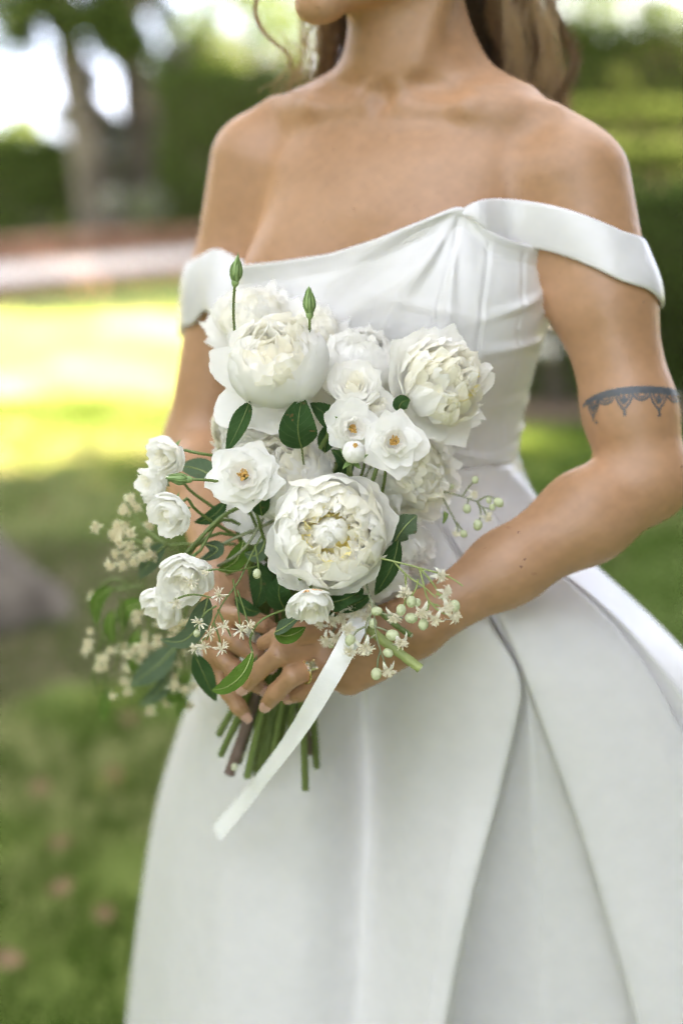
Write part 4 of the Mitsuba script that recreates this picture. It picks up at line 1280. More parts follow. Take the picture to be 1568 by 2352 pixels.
P7 = loose_peony('full ruffled white peony on the right, beneath the pair of open roses', 962, 1092, 1.178, (0.45, 0.82, -0.02), 0.047, 2, 9,
                 [(-0.9, -0.6, 0.050, 0.020, 0.024), (-0.2, -1, 0.050, 0.020, 0.024), (0.5, -0.9, 0.05, 0.016, 0.022), (1, 0.35, 0.052, 0.008, 0.018), (0.8, 0.9, 0.05, 0.012, 0.02), (-0.4, 1, 0.046, 0.02, 0.022), (1, -0.3, 0.046, 0.012, 0.018)],
                 [(0.034, 0.002, 0.034, 0.002, 0.016, 14), (0.028, 0.004, 0.038, 0.004, 0.015, 14), (0.021, 0.006, 0.040, 0.005, 0.013, 12), (0.013, 0.008, 0.041, 0.002, 0.012, 10)], ('petal_white_mat', 'petal_white_mat', 'petal_cream_mat'))
P2 = loose_peony('blurred white peony behind the upper left bloom, against the neckline', 572, 716, 1.258, (-0.2, 0.6, 0.72), 0.046, 5, 10,
                 [(-1, 0.2, 0.048, 0.016, 0.020), (-0.6, 0.8, 0.046, 0.016, 0.02), (0.2, 1, 0.046, 0.016, 0.02), (0.9, 0.5, 0.05, 0.012, 0.02), (0, -1, 0.045, 0.016, 0.022), (1, -0.3, 0.046, 0.016, 0.02), (-0.8, -0.6, 0.046, 0.016, 0.02)],
                 [(0.030, 0.002, 0.030, 0.004, 0.011, 12), (0.021, 0.006, 0.034, 0.004, 0.010, 10), (0.012, 0.008, 0.036, 0.002, 0.009, 8)], ('petal_white_mat',))
P10 = loose_peony('small-looking blurred white bloom behind the second green bud', 722, 745, 1.268, (0.15, 0.65, 0.7), 0.036, 13, 11,
                  [(-1, 0.2, 0.034, 0.016, 0.017), (0.9, 0.4, 0.034, 0.016, 0.017), (0, 1, 0.034, 0.016, 0.017), (0.3, -1, 0.034, 0.01, 0.017), (-0.8, -.7, 0.034, 0.01, 0.017)],
                  [(0.018, 0.004, 0.026, 0.004, 0.009, 9), (0.010, 0.006, 0.028, 0.002, 0.008, 7)], ('petal_white_mat',))


# --- garden roses
def rose(label, px_, py_, Y, axis, R, seed, join_to, kind='open', group=None, stamens=True, name='rose', hang=()):
    f = Flower(name, label, 'flower', px_, py_, Y, axis, depth=R * 0.45, seed=seed)
    r_ = f.rng
    f.calyx(R * 0.16, 5, R * 0.55)
    if kind == 'open':
        rows = [(5, 1.02, 0.14, 0.58), (4, 0.80, 0.34, 0.50), (4, 0.58, 0.52, 0.42), (4, 0.42, 0.66, 0.34)]
    elif kind == 'cup':
        rows = [(5, 0.96, 0.82, 0.66), (5, 0.80, 0.94, 0.60), (5, 0.62, 1.0, 0.52), (4, 0.45, 1.02, 0.42), (4, 0.30, 1.0, 0.30), (3, 0.16, 0.98, 0.22)]
    else:
        rows = [(3, 0.74, 1.45, 0.70), (3, 0.62, 1.5, 0.62), (3, 0.45, 1.5, 0.5), (3, 0.28, 1.45, 0.36)]
    for k, (n, rr, zz, wd) in enumerate(rows):
        off = r_.uniform(0, 6.28)
        for i in range(n):
            a = off + i * 2 * math.pi / n + r_.normal() * 0.10
            jt = 0.16 if kind == 'open' else 0.07
            a += r_.normal() * jt * 0.6
            L, h = R * rr * U(r_, 1 - jt, 1 + jt), R * zz * U(r_, .75, 1.25)
            if kind == 'open':
                prof = [(0.002, 0.0), (L * 0.5, h * 0.25), (L * 0.85, h * 0.75), (L, h * 1.05)]
            elif kind == 'cup':
                prof = [(0.002, 0.0), (L * 0.75, h * 0.22), (L * 1.0, h * 0.62), (L * 0.93, h)]
            else:
                prof = [(0.002, 0.0), (L * 0.85, h * 0.20), (L * 1.0, h * 0.50), (L * 0.78, h * 0.80), (L * 0.66, h)]
            f.petal('petal', 'petal_white_mat' if k < 4 or kind == 'open' else 'petal_cream_mat', prof, R * wd * U(r_, .92, 1.1), a, ns=12, nt=12, ruffle=R * (0.085 if kind == 'open' else 0.05), notch=0.10, wrap=0.5 if kind == 'open' else 0.92, tipk=0.26,
                    curl=R * U(r_, 0.02, 0.16) if kind != 'open' else R * U(r_, -.10, .06), lean=U(r_, -.15, .15))
    for dx, dz, L, lift, wd in hang:
        f.petal('petal', 'petal_white_mat', [(0.003, 0.0), (L * 0.5, -0.003), (L * 0.85, lift * 0.5), (L, lift)], wd, f.az(dx, dz), ns=12, nt=12, ruffle=0.001, notch=0.06, wrap=0.4, tipk=0.28)
    if kind == 'open' and stamens:
        for i in range(5):
            f.petal('petal', 'petal_white_mat', [(0.001, 0.002), (R * 0.26, R * 0.22), (R * 0.36, R * 0.5), (R * 0.30, R * 0.66)], R * 0.24, i * 1.256 + 0.4, ns=9, nt=9, ruffle=R * 0.03, notch=0.1, wrap=0.85, tipk=0.2)
        ms = []
        for _ in range(42):
            a, q = r_.uniform(0, 6.28), math.sqrt(r_.uniform(0, 1)) * R * 0.15
            p0 = f.world(q * 0.4 * math.cos(a), q * 0.4 * math.sin(a), R * 0.10)
            p1 = f.world(q * math.cos(a), q * math.sin(a), R * U(r_, .34, .46))
            ms.append(tube([p0, (p0 + p1) / 2, p1], 0.00028, 4))
            ms.append(ellipsoid(p1, (0.0007, 0.0007, 0.0009), 6, 5))
        part(f.key, 'stamens', join(*ms), 'stamen_mat', stuff=True)
    if join_to:
        f.stem([f.c - f.ax * R * 0.8] + [at(*q) for q in join_to], 0.0012, 0.0018, n=22)
    return f


HUB = [(640, 1330, 1.185), (650, 1500, 1.20), (640, 1600, 1.205)]
rose('open white rose with golden stamens, overlapping a second open rose to its left', 905, 1012, 1.098, (0.10, 0.93, 0.28), 0.0255, 21, [(880, 1120, 1.14), (790, 1260, 1.18)] + HUB, group=None)
rose('white rose with brown stamens half turned away, left of its open twin', 812, 985, 1.110, (0.20, 0.90, 0.05), 0.0235, 22, [(800, 1100, 1.15), (740, 1250, 1.185)] + HUB)
rose('flat open white rose with orange stamens, left of the central peony', 557, 1090, 1.100, (-0.05, 0.90, 0.35), 0.0310, 23, [(590, 1180, 1.14), (620, 1280, 1.17)] + HUB)
rose('small ruffled white rose without stamens, above the open pair', 815, 888, 1.140, (-0.05, 0.70, 0.65), 0.0225, 24, [(820, 960, 1.17), (760, 1200, 1.19)] + HUB, kind='cup')
rose('white rose seen from behind its petals, just above the bud and open pair', 862, 938, 1.142, (0.10, 0.60, 0.60), 0.0205, 25, [(850, 1000, 1.17), (770, 1220, 1.19)] + HUB, kind='cup')
rose('topmost white rose of the left cluster, on a bare green stem', 382, 1048, 1.128, (-0.50, 0.75, -0.05), 0.0185, 26, [(450, 1040, 1.14), (520, 1062, 1.16), (580, 1200, 1.18)] + HUB, kind='cup', group=None)
rose('white rose tucked behind the topmost one of the left cluster', 355, 1105, 1.150, (-0.80, 0.45, 0.05), 0.0190, 27, [(430, 1120, 1.165), (540, 1200, 1.18)] + HUB, kind='cup')
rose('lowest white rose of the left cluster, nodding down to the left', 392, 1180, 1.118, (-0.45, 0.78, -0.30), 0.0200, 28, [(440, 1160, 1.14), (540, 1230, 1.175)] + HUB, kind='cup')
rose('larger white rose of the lower left pair, clematis across its face', 425, 1325, 1.105, (-0.05, 0.85, -0.30), 0.0235, 29, [(455, 1270, 1.13), (500, 1200, 1.15), (570, 1220, 1.175)] + HUB, kind='cup', hang=[(1, -0.3, 0.022, 0.004, 0.008)])
rose('smaller drooping white rose of the lower left pair', 373, 1388, 1.118, (-0.45, 0.55, -0.55), 0.0205, 30, [(420, 1300, 1.135), (500, 1225, 1.16)] + HUB, kind='cup')
RB = rose('half-closed white rose with brown-marked petal, under the central peony', 714, 1388, 1.074, (0.06, 0.66, -0.62), 0.0190, 31, [(690, 1330, 1.10), (660, 1360, 1.15)] + HUB[1:], kind='cup')
import meshkit
spot_v, spot_n = [], []
for kk_ in [q for q in scene if q.startswith(RB.key + '__petal')]:
    w_ = meshkit.WRITTEN[scene[kk_]['filename']]
    spot_v.append(w_[0].astype(float))
    spot_n.append(np.asarray(w_[2], float))
spot_v, spot_n = np.vstack(spot_v), np.vstack(spot_n)
for x, y, ra_, rb_ in ((697, 1352, .0030, .0013), (706, 1349, .0022, .0012), (722, 1346, .0026, .0016), (740, 1349, .0016, .0010)):
    o = np.array([0, 0, CAM_Z])
    d = unit(at(x, y, 1.0) - o)
    q = spot_v - o
    al = q @ d
    off = np.linalg.norm(q - al[:, None] * d, axis=1)
    i_ = np.argmin(np.where(off < 0.003, al, 9) + off * 0.5)
    n_ = spot_n[i_] * np.sign(-(spot_n[i_] @ d))
    part(RB.key, 'brown_mark', ellipsoid(spot_v[i_] + n_ * 0.0002, (ra_, rb_, 0.0003), 12, 7, n_), 'petal_spot_mat')
for i, (x, y, Y, ax_, lab) in enumerate([(812, 1042, 1.086, (0.12, 0.60, 0.75), 'round white rose bud with a brown tip below the open pair')]):
    f = Flower('rose_bud', lab, 'flower', x, y, Y, ax_, depth=0.006, seed=40 + i)
    f.calyx(0.0035, 5, 0.012, out=0.8)
    for ring, (n, rr) in enumerate(((4, 0.0090), (4, 0.0078), (3, 0.006))):
        for j in range(n):
            f.petal('petal', 'petal_white_mat', [(0.001, 0.0), (rr * 0.9, 0.004), (rr, 0.009), (rr * 0.62, 0.0145), (rr * 0.25, 0.016)], 0.0085, j * 6.28 / n + ring * 0.6, ns=10, nt=9, wrap=1.0, tipk=0.2, ruffle=0.0004)
    part(f.key, 'tip', join(*[ellipsoid(f.world(0.0012 * math.cos(a), 0.0012 * math.sin(a), 0.0158), (0.0008, 0.0008, 0.0014), 6, 5) for a in range(6)]), 'stamen_mat', stuff=True)
    f.stem([f.c - f.ax * 0.012, at(806, 1085, 1.12), at(780, 1200, 1.17)] + [at(*q) for q in HUB], 0.0011, 0.0016)


def green_bud(label, base, tip, Yb, Yt, r, path, seed, showing=False):
    a, b = at(*base, Yb), at(*tip, Yt)
    L = np.linalg.norm(b - a)
    f = Flower('green_bud', label, 'flower bud', *base, Yb, (0, 0, 1), seed=seed)
    f.ax = unit(b - a)
    f.M = frame(f.ax, f.rng.uniform(0, 6))
    prof = [(0, 0.0), (0.55, 0.06), (0.78, 0.16), (1.0, 0.36), (0.86, 0.55), (0.50, 0.76), (0.22, 0.90), (0.03, 1.0)]
    ph = np.linspace(0, 2 * np.pi, 15, endpoint=False)
    rows = np.array([[[r * q * (1 + 0.10 * np.cos(5 * p)) * np.cos(p), r * q * (1 + 0.10 * np.cos(5 * p)) * np.sin(p), z * L] for q, z in spline(prof, 22)] for p in ph])
    part(f.key, 'bud', grid(rows @ f.M.T + f.c, closed_u=True), 'bud_mat')
    for i in range(5):
        k = f.rng.uniform(0.8, 1.15)
        f.petal('sepal', 'sepal_mat', [(r * 0.5, L * 0.06), (r * 1.06, L * 0.36), (r * 0.62, L * 0.74), (r * (0.25 + 0.3 * f.rng.uniform()), L * k)], r * 0.55, i * 1.2566, ns=9, nt=5, tipk=0.9, wrap=0.9, base=0.8, wmax=0.3)
    part(f.key, 'hip', ellipsoid(f.c, (r * 0.62, r * 0.62, r * 0.8), 10, 8, f.ax), 'bud_mat')
    pts = spline([f.c] + [at(*q) for q in path], 20)
    part(f.key, 'stem', tube(pts, np.linspace(0.0011, 0.0014, 20), 7), 'stem_green_mat')
    return f


mat('bud_mat', proc(lambda p, n, uv: mix((0.19, 0.29, 0.10), (0.29, 0.40, 0.16), fbm(p.x * 300, p.y * 300, p.z * 120, 2))), 0.5)
green_bud('tall closed green rosebud standing left at the top, in front of the far strap', (540, 648), (546, 584), 1.150, 1.150, 0.0050, [(537, 680, 1.152), (545, 800, 1.19), (600, 1000, 1.20), (640, 1400, 1.20)], 1)
green_bud('closed green rosebud standing right at the top, in front of the bodice', (711, 722), (709, 656), 1.145, 1.145, 0.0050, [(711, 755, 1.147), (708, 800, 1.18), (690, 1000, 1.20), (650, 1400, 1.20)], 2)
green_bud('pointed green bud lying level between the roses of the left cluster', (432, 1101), (381, 1097), 1.100, 1.096, 0.0048, [(490, 1104, 1.105), (560, 1150, 1.15), (620, 1300, 1.18)], 3)


# --- leaves
def leaf(label, path, width, matkey, lobes=0, curl=0.0, fold=0.25, twist=0.0, facing=(0, -1, 0.15), name='leaf', stalk=None, shape=0.42, wav=0.0, serr=0.02):
    pts = spline([at(*q) for q in path], 26)
    k = thing(name, label, 'leaf')
    tan = np.gradient(pts, axis=0)
    tan /= np.linalg.norm(tan, axis=1, keepdims=True)
    u = np.linspace(0, 1, 26)
    n0 = np.asarray(facing, float)
    v = np.linspace(-1, 1, 13)
    prof = np.where(u < shape, np.sin(u / shape * np.pi / 2) ** 0.75, np.cos((u - shape) / (1 - shape) * np.pi / 2) ** 0.85)
    if lobes:
        prof = prof * (1 + 0.35 * np.sin(u * np.pi * 2 * lobes + 0.6) * np.sin(u * np.pi))
    prof = prof * (1 + serr * np.sin(u * 90))
    P = np.zeros((26, 13, 3))
    for i in range(26):
        n = n0 + twist * (u[i] - 0.5) * np.cross(tan[i], n0)
        n = unit(n - tan[i] * (n @ tan[i]))
        b = np.cross(tan[i], n)
        w = width / 2 * prof[i]
        P[i] = pts[i] + np.outer(v * w, b) + np.outer(np.abs(v) ** 1.4 * w * fold + curl * v ** 2 * w + wav * w * np.sin(u[i] * 16 + v * 2) * np.abs(v), n)
    uv = np.stack(np.broadcast_arrays(u[:, None], v[None] * 0.5 + 0.5), -1).reshape(-1, 2)
    part(k, 'blade', grid(P), matkey, uv=uv)
    mid = pts[:-1] - np.array([0, 0, 0])
    part(k, 'midrib', tube(mid + 0.0003 * n0, np.linspace(0.0007, 0.0002, len(mid)), 5, caps=False), 'stem_pale_mat' if matkey != 'rose_leaf_mat' else 'stem_green_mat')
    if stalk:
        part(k, 'stalk', tube(spline([pts[0]] + [at(*q) for q in stalk], 14), 0.0009, 6), 'stem_green_mat')
    return k


leaf('broad dark green leaf pointing up under the upper left peony', [(693, 1030, 1.135), (684, 980, 1.122), (695, 908, 1.128)], 0.031, 'rose_leaf_mat', fold=0.15, stalk=[(700, 1090, 1.16)], shape=0.38)
leaf('long narrow dark leaf hanging left of the upper left peony stem', [(574, 922, 1.145), (552, 975, 1.135), (519, 1040, 1.130)], 0.016, 'rose_leaf_mat', fold=0.5, facing=(-0.3, -1, 0.2))
leaf('small dark leaf in the gap right of the broad leaf', [(775, 985, 1.155), (750, 955, 1.150), (712, 925, 1.152)], 0.019, 'rose_leaf_mat', facing=(0.2, -1, 0.5))
leaf('small green leaf below it, left of the rose with brown stamens', [(745, 1040, 1.160), (752, 1000, 1.155), (770, 962, 1.155)], 0.015, 'rose_leaf_mat')
leaf('little dark leaf in the gap under the open pair of roses', [(772, 1100, 1.165), (790, 1062, 1.150), (760, 1032, 1.150)], 0.016, 'rose_leaf_mat', facing=(0.3, -1, 0.3))
leaf('lobed mid-green leaf at the right edge of the central peony', [(905, 1248, 1.128), (925, 1215, 1.118), (958, 1182, 1.122)], 0.021, 'grey_leaf_mat', lobes=1.5, fold=0.1, facing=(0.2, -1, 0.2), wav=0.1)
leaf('dark lance-shaped leaf folded along its midrib, right of the central peony', [(915, 1240, 1.125), (900, 1300, 1.115), (860, 1368, 1.118)], 0.017, 'rose_leaf_mat', fold=0.75, facing=(-0.45, -1, 0.1))
leaf('green lobed leaf tucked under the central peony, right of the half-closed rose', [(758, 1385, 1.105), (795, 1375, 1.092), (835, 1352, 1.105)], 0.019, 'rose_leaf_mat', lobes=1.2, facing=(0, -1, 0.6))
leaf('dark leaf stretching right below the lobed leaf', [(770, 1400, 1.125), (820, 1385, 1.110), (852, 1368, 1.112)], 0.015, 'rose_leaf_mat', facing=(0.1, -0.8, 0.7))
leaf('dark leaf behind the half-closed rose, left side', [(655, 1400, 1.135), (640, 1360, 1.120), (650, 1318, 1.125)], 0.021, 'rose_leaf_mat')
leaf('pale double leaf on a thin stalk left of the half-closed rose', [(632, 1452, 1.098), (655, 1440, 1.088), (692, 1412, 1.090)], 0.012, 'grey_leaf_mat', fold=0.5, facing=(-0.2, -0.8, 0.7))
leaf('fresh green leaf curling under the pale double leaf', [(630, 1455, 1.10), (665, 1460, 1.090), (702, 1440, 1.095)], 0.013, 'fresh_leaf_mat', fold=0.3, facing=(0, -1, 0.3))
leaf('bright green curled leaf hanging in front of the fingers', [(580, 1497, 1.085), (560, 1545, 1.075), (522, 1578, 1.078), (486, 1586, 1.085)], 0.0165, 'fresh_leaf_mat', fold=0.35, facing=(-0.35, -0.75, 0.65), stalk=[(574, 1470, 1.088), (600, 1425, 1.09), (655, 1400, 1.10), (680, 1380, 1.12)], shape=0.5, wav=0.06)
leaf('grey-green leaf curling left below the lower left roses', [(478, 1372, 1.125), (462, 1425, 1.118), (420, 1472, 1.120), (366, 1468, 1.125)], 0.0185, 'grey_leaf_mat', fold=0.35, facing=(-0.3, -1, 0.2), shape=0.3)
leaf('dark glossy leaf hanging over the skirt left of the hands', [(446, 1500, 1.150), (468, 1550, 1.142), (497, 1612, 1.145)], 0.017, 'rose_leaf_mat', facing=(0.2, -1, 0.2), stalk=[(470, 1440, 1.16)])
leaf('blurred blue-green leaf at the lower left, pointing down left', [(405, 1485, 1.26), (360, 1530, 1.265), (298, 1575, 1.28)], 0.026, 'grey_leaf_mat', facing=(-0.2, -1, 0.5), fold=0.15)
leaf('blurred pale curved leaf just below the blue-green one', [(392, 1530, 1.275), (372, 1580, 1.28), (318, 1620, 1.30)], 0.015, 'grey_leaf_mat', facing=(0.3, -1, 0.4), fold=0.4)
leaf('soft grey leaf behind the left cluster of roses', [(500, 1100, 1.175), (455, 1078, 1.180), (410, 1070, 1.190)], 0.022, 'grey_leaf_mat', facing=(0, -0.7, 0.8))
leaf('blurred grey-green leaf left of the larger lower rose', [(380, 1250, 1.22), (345, 1290, 1.24), (318, 1330, 1.25)], 0.019, 'grey_leaf_mat', facing=(-0.3, -1, 0.2))
leaf('dark leaf between the hanging petal and the central peony', [(602, 1185, 1.135), (598, 1150, 1.130), (615, 1110, 1.14)], 0.016, 'rose_leaf_mat')
for i, (path, w, m, lab) in enumerate([
        ([(590, 1290, 1.165), (600, 1340, 1.16), (585, 1400, 1.165)], 0.020, 'rose_leaf_mat', 'dark leaf in the green tangle, left of the half-closed rose'),
        ([(560, 1240, 1.16), (540, 1290, 1.15), (500, 1310, 1.155)], 0.016, 'fresh_leaf_mat', 'green leaf in the tangle right of the larger lower rose'),
        ([(610, 1240, 1.15), (590, 1275, 1.14), (560, 1270, 1.145)], 0.013, 'grey_leaf_mat', 'small grey leaf left of the central peony, low'),
        ([(520, 1150, 1.17), (490, 1185, 1.165), (445, 1200, 1.17)], 0.012, 'rose_leaf_mat', 'thin dark leaf behind the lowest rose of the left cluster'),
        ([(540, 1370, 1.150), (570, 1400, 1.145), (600, 1405, 1.150)], 0.012, 'rose_leaf_mat', 'slim leaf above the knuckles of the rear hand'),
        ([(640, 1275, 1.17), (625, 1330, 1.165), (640, 1380, 1.17)], 0.020, 'rose_leaf_mat', 'dark leaf in shadow directly left under the central peony'),
        ([(470, 1250, 1.150), (500, 1262, 1.14), (460, 1290, 1.145)], 0.012, 'grey_leaf_mat', 'small pale leaf touching the top of the larger lower rose'),
        ([(590, 1505, 1.135), (585, 1545, 1.128), (606, 1555, 1.13)], 0.006, 'rose_leaf_mat', 'tiny dark curled leaf over the fingers'),
        ([(915, 945, 1.135), (922, 925, 1.132), (942, 918, 1.137)], 0.013, 'rose_leaf_mat', 'dark leaf wedged between the open pair and the cream-hearted peony'),
        ([(735, 1395, 1.16), (760, 1440, 1.15), (800, 1450, 1.155)], 0.022, 'rose_leaf_mat', 'dark leaf under the half-closed rose, above the ring hand'),
        ([(1020, 1175, 1.165), (1023, 1185, 1.16), (1016, 1205, 1.16)], 0.004, 'fresh_leaf_mat', 'tiny leaf on the bud spray at the right')]):
    leaf(lab, path, w, m, facing=(0.1 * (i % 3 - 1), -1, 0.3))


# --- clematis sprays
def sprig(label, stems, buds, flowers, cat='flower spray', stemmat='stem_grey_mat', r=0.0009, seed=0, spider=False, faded=False):
    k = thing('clematis_spray', label, cat)
    rng = np.random.default_rng(500 + seed)
    for s in stems:
        part(k, 'stem', tube(spline([at(*q) for q in s], 18), np.linspace(r, r * 0.7, 18), 6), stemmat)
    for x, y, Y, br_, dx, dz in buds:
        c = at(x, y, Y)
        part(k, 'bud', ellipsoid(c, (br_, br_, br_ * 1.2), 12, 9, [dx, -0.2, dz]), 'clematis_bud_mat')
    for x, y, Y, ax_, sz in flowers:
        M = frame(unit([ax_[0], -ax_[1], ax_[2]]), rng.uniform(0, 6))
        c = at(x, y, Y)
        ms, uvs = [], []
        off = rng.uniform(0, 6)
        for i in range(4):
            P, uv = petal([(0.0006, 0.0), (sz * 0.42, sz * 0.12), (sz * 0.70, -sz * 0.10), (sz * 0.80, -sz * 0.50)], sz * (0.10 if spider else 0.21), off + i * 1.57 + rng.normal() * .1, rng, ns=7, nt=5, tipk=0.6, wrap=0.3, ruffle=0.0005, base=0.5)
            ms.append(grid(P @ M.T + c))
        fl = part(k, 'flower', join(*ms), 'clematis_faded_mat' if faded else 'clematis_sepal_mat', stuff=False)
        ms = []
        for _ in range(58 if not spider else 22):
            a, sp = rng.uniform(0, 6.28), rng.uniform(0.1, 1.15)
            L = sz * rng.uniform(0.55, 0.95) * (1.35 if spider else 1.0)
            d = np.array([math.sin(sp) * math.cos(a), math.sin(sp) * math.sin(a), math.cos(sp)])
            tip = d * L
            q = np.array([d * 0.0005, d * L * 0.55 + [0, 0, L * 0.10], tip - np.array([0, 0, L * 0.12]) + rng.normal(size=3) * L * 0.06])
            ms.append(tube(spline(q, 5) @ M.T + c, [0.00030, 0.00030, 0.00034, 0.00046, 0.00036], 4))
        part(fl, 'stamens', join(*ms), 'clematis_faded_stamen_mat' if faded else 'clematis_stamen_mat', stuff=True)
    return k


sprig('clematis spray of round green buds reaching right in front of the bodice',
      [[(985, 1130, 1.20), (1010, 1128, 1.18), (1060, 1140, 1.17), (1096, 1152, 1.168)], [(1062, 1140, 1.17), (1075, 1120, 1.168), (1090, 1104, 1.166)], [(1096, 1152, 1.168), (1120, 1140, 1.166), (1140, 1148, 1.165)], [(1096, 1152, 1.168), (1108, 1165, 1.166), (1128, 1168, 1.166)],
       [(1075, 1146, 1.17), (1073, 1158, 1.168)], [(1096, 1152, 1.168), (1104, 1180, 1.167), (1098, 1200, 1.167)], [(1010, 1128, 1.18), (1028, 1165, 1.172), (1048, 1205, 1.168), (1052, 1222, 1.167)], [(1048, 1200, 1.168), (1064, 1222, 1.168)], [(1108, 1165, 1.166), (1120, 1190, 1.166)]],
      [(1091, 1102, 1.166, .0029, .2, 1), (1145, 1154, 1.165, .0040, .6, -.6), (1072, 1168, 1.168, .0036, 0, -1), (1097, 1206, 1.167, .0041, -.1, -1), (1122, 1149, 1.166, .0024, 0, -1), (1130, 1165, 1.166, .0027, 0, -1), (1036, 1118, 1.18, .0022, .5, .5), (1064, 1226, 1.168, .0032, .5, -.6)],
      [(1085, 1136, 1.167, (.5, .6, .2), .0062), (1116, 1184, 1.166, (.6, .5, -.3), .0072), (1048, 1222, 1.167, (-.2, .6, -.6), .0055)], seed=1)
sprig('clematis spray of cream flowers fanning right over the forearm',
      [[(872, 1282, 1.09), (930, 1296, 1.085), (975, 1308, 1.085), (1030, 1325, 1.085), (1062, 1346, 1.085)], [(905, 1290, 1.087), (935, 1322, 1.085), (975, 1350, 1.083), (1000, 1372, 1.082)], [(962, 1306, 1.085), (972, 1340, 1.083), (985, 1380, 1.082), (1010, 1392, 1.082)],
       [(965, 1306, 1.085), (1000, 1350, 1.083), (1012, 1372, 1.082), (1040, 1392, 1.082)], [(930, 1318, 1.085), (932, 1352, 1.084), (928, 1392, 1.083)], [(960, 1330, 1.084), (955, 1352, 1.083), (944, 1370, 1.083)], [(985, 1380, 1.082), (980, 1405, 1.081), (974, 1418, 1.081)], [(1000, 1365, 1.082), (1022, 1370, 1.082), (1034, 1382, 1.082)], [(985, 1380, 1.082), (1010, 1405, 1.081), (1030, 1412, 1.081)]],
      [(944, 1382, 1.083, .0042, 0, -1), (921, 1401, 1.083, .0040, -.1, -1), (944, 1420, 1.083, .0044, 1, -.1), (972, 1434, 1.081, .0042, -.2, -1), (1044, 1392, 1.082, .0043, .1, -1), (958, 1384, 1.086, .0030, 0, -1)],
      [(1008, 1322, 1.083, (.5, .6, .2), .0085), (928, 1362, 1.085, (.2, .7, .2), .0085), (972, 1402, 1.081, (-.2, .7, -.5), .0098), (1026, 1392, 1.080, (.2, .8, -.2), .0092), (1040, 1412, 1.081, (.6, .5, -.5), .0092), (1002, 1420, 1.079, (-.3, .7, -.5), .0095), (1020, 1360, 1.083, (.6, .5, .2), .0080), (905, 1410, 1.085, (.1, .7, -.6), .0100)], stemmat='stem_pale_mat', seed=2)
sprig('clematis spray hanging straight down over the ribbon knot and wrist',
      [[(838, 1325, 1.105), (848, 1370, 1.092), (858, 1405, 1.085), (862, 1450, 1.082), (872, 1490, 1.080), (886, 1530, 1.080)], [(858, 1405, 1.085), (888, 1412, 1.083), (925, 1420, 1.083)], [(858, 1405, 1.085), (842, 1430, 1.083), (840, 1470, 1.080)], [(862, 1440, 1.082), (885, 1448, 1.080), (900, 1460, 1.079)], [(842, 1438, 1.083), (820, 1450, 1.081), (808, 1468, 1.080)], [(874, 1496, 1.080), (868, 1515, 1.080), (866, 1540, 1.080)], [(862, 1458, 1.081), (850, 1466, 1.080), (835, 1474, 1.080)]],
      [(864, 1548, 1.080, .0044, -.1, -1), (901, 1459, 1.079, .0046, 1, -.1), (804, 1470, 1.080, .0042, -.2, -1), (843, 1494, 1.079, .0036, 0, -1), (891, 1500, 1.079, .0037, .6, -.3), (856, 1432, 1.086, .0036, 0, -1), (1056 - 191, 1404, 1.084, .0038, 1, .1)],
      [(888, 1536, 1.078, (.2, .5, -.7), .0098), (838, 1484, 1.077, (.0, .8, -.4), .0105), (920, 1472, 1.078, (.3, .7, -.4), .0095), (800, 1445, 1.085, (-.2, .8, .2), .0088), (806, 1492, 1.080, (-.2, .7, -.6), .0085)], stemmat='stem_grey_mat', seed=3)
sprig('dense cream clematis heads packed behind the top end of the ribbon',
      [[(760, 1390, 1.14), (790, 1420, 1.12), (800, 1460, 1.115)], [(770, 1440, 1.14), (756, 1470, 1.12)], [(830, 1390, 1.14), (835, 1410, 1.12)]],
      [(760, 1480, 1.118, .003, 0, -1)],
      [(788, 1418, 1.112, (-.2, .8, .2), .0098), (812, 1408, 1.112, (.3, .8, .3), .0095), (832, 1418, 1.115, (.4, .7, .1), .0090), (766, 1425, 1.118, (-.4, .7, .2), .0085), (752, 1468, 1.112, (-.4, .7, -.4), .0092), (770, 1462, 1.112, (.2, .7, -.4), .0085), (738, 1432, 1.125, (-.4, .7, 0), .0075), (846, 1395, 1.120, (.4, .7, .3), .008)], seed=4)
sprig('spidery clematis spray hanging in front of the rear hand',
      [[(600, 1232, 1.13), (570, 1290, 1.115), (545, 1340, 1.105), (515, 1380, 1.095), (490, 1430, 1.090), (475, 1470, 1.09)], [(470, 1312, 1.092), (500, 1308, 1.092), (530, 1312, 1.10), (590, 1300, 1.12)], [(497, 1392, 1.092), (470, 1410, 1.09), (455, 1440, 1.088)], [(490, 1430, 1.09), (500, 1455, 1.088), (506, 1480, 1.087)], [(535, 1330, 1.10), (545, 1390, 1.095), (552, 1440, 1.09)], [(545, 1355, 1.098), (560, 1400, 1.094), (570, 1435, 1.09)],
       [(500, 1400, 1.09), (520, 1440, 1.088), (530, 1462, 1.087)], [(482, 1450, 1.09), (456, 1482, 1.088)], [(400, 1378, 1.095), (440, 1366, 1.092), (490, 1374, 1.093)], [(585, 1250, 1.12), (592, 1290, 1.115), (595, 1330, 1.112)]],
      [(590, 1318, 1.112, .0035, 0, -1), (452, 1455, 1.088, .0028, -.1, -1)],
      [(503, 1370, 1.088, (.2, .6, .5), .0075), (460, 1432, 1.086, (-.2, .6, .5), .0075), (510, 1442, 1.085, (.3, .5, .6), .0070), (554, 1450, 1.085, (.1, .6, .4), .0085), (568, 1438, 1.085, (.6, .4, .3), .0065), (480, 1458, 1.085, (.2, .5, .5), .0070), (470, 1488, 1.085, (0, .5, .6), .0068), (508, 1492, 1.083, (.2, .5, .5), .0075), (450, 1492, 1.086, (-.3, .5, .5), .0068), (440, 1332, 1.088, (-.1, .8, -.3), .0070), (408, 1382, 1.092, (-.3, .6, -.2), .0075), (478, 1314, 1.088, (-.4, .6, .1), .0050)], stemmat='stem_green_mat', seed=5, spider=True)


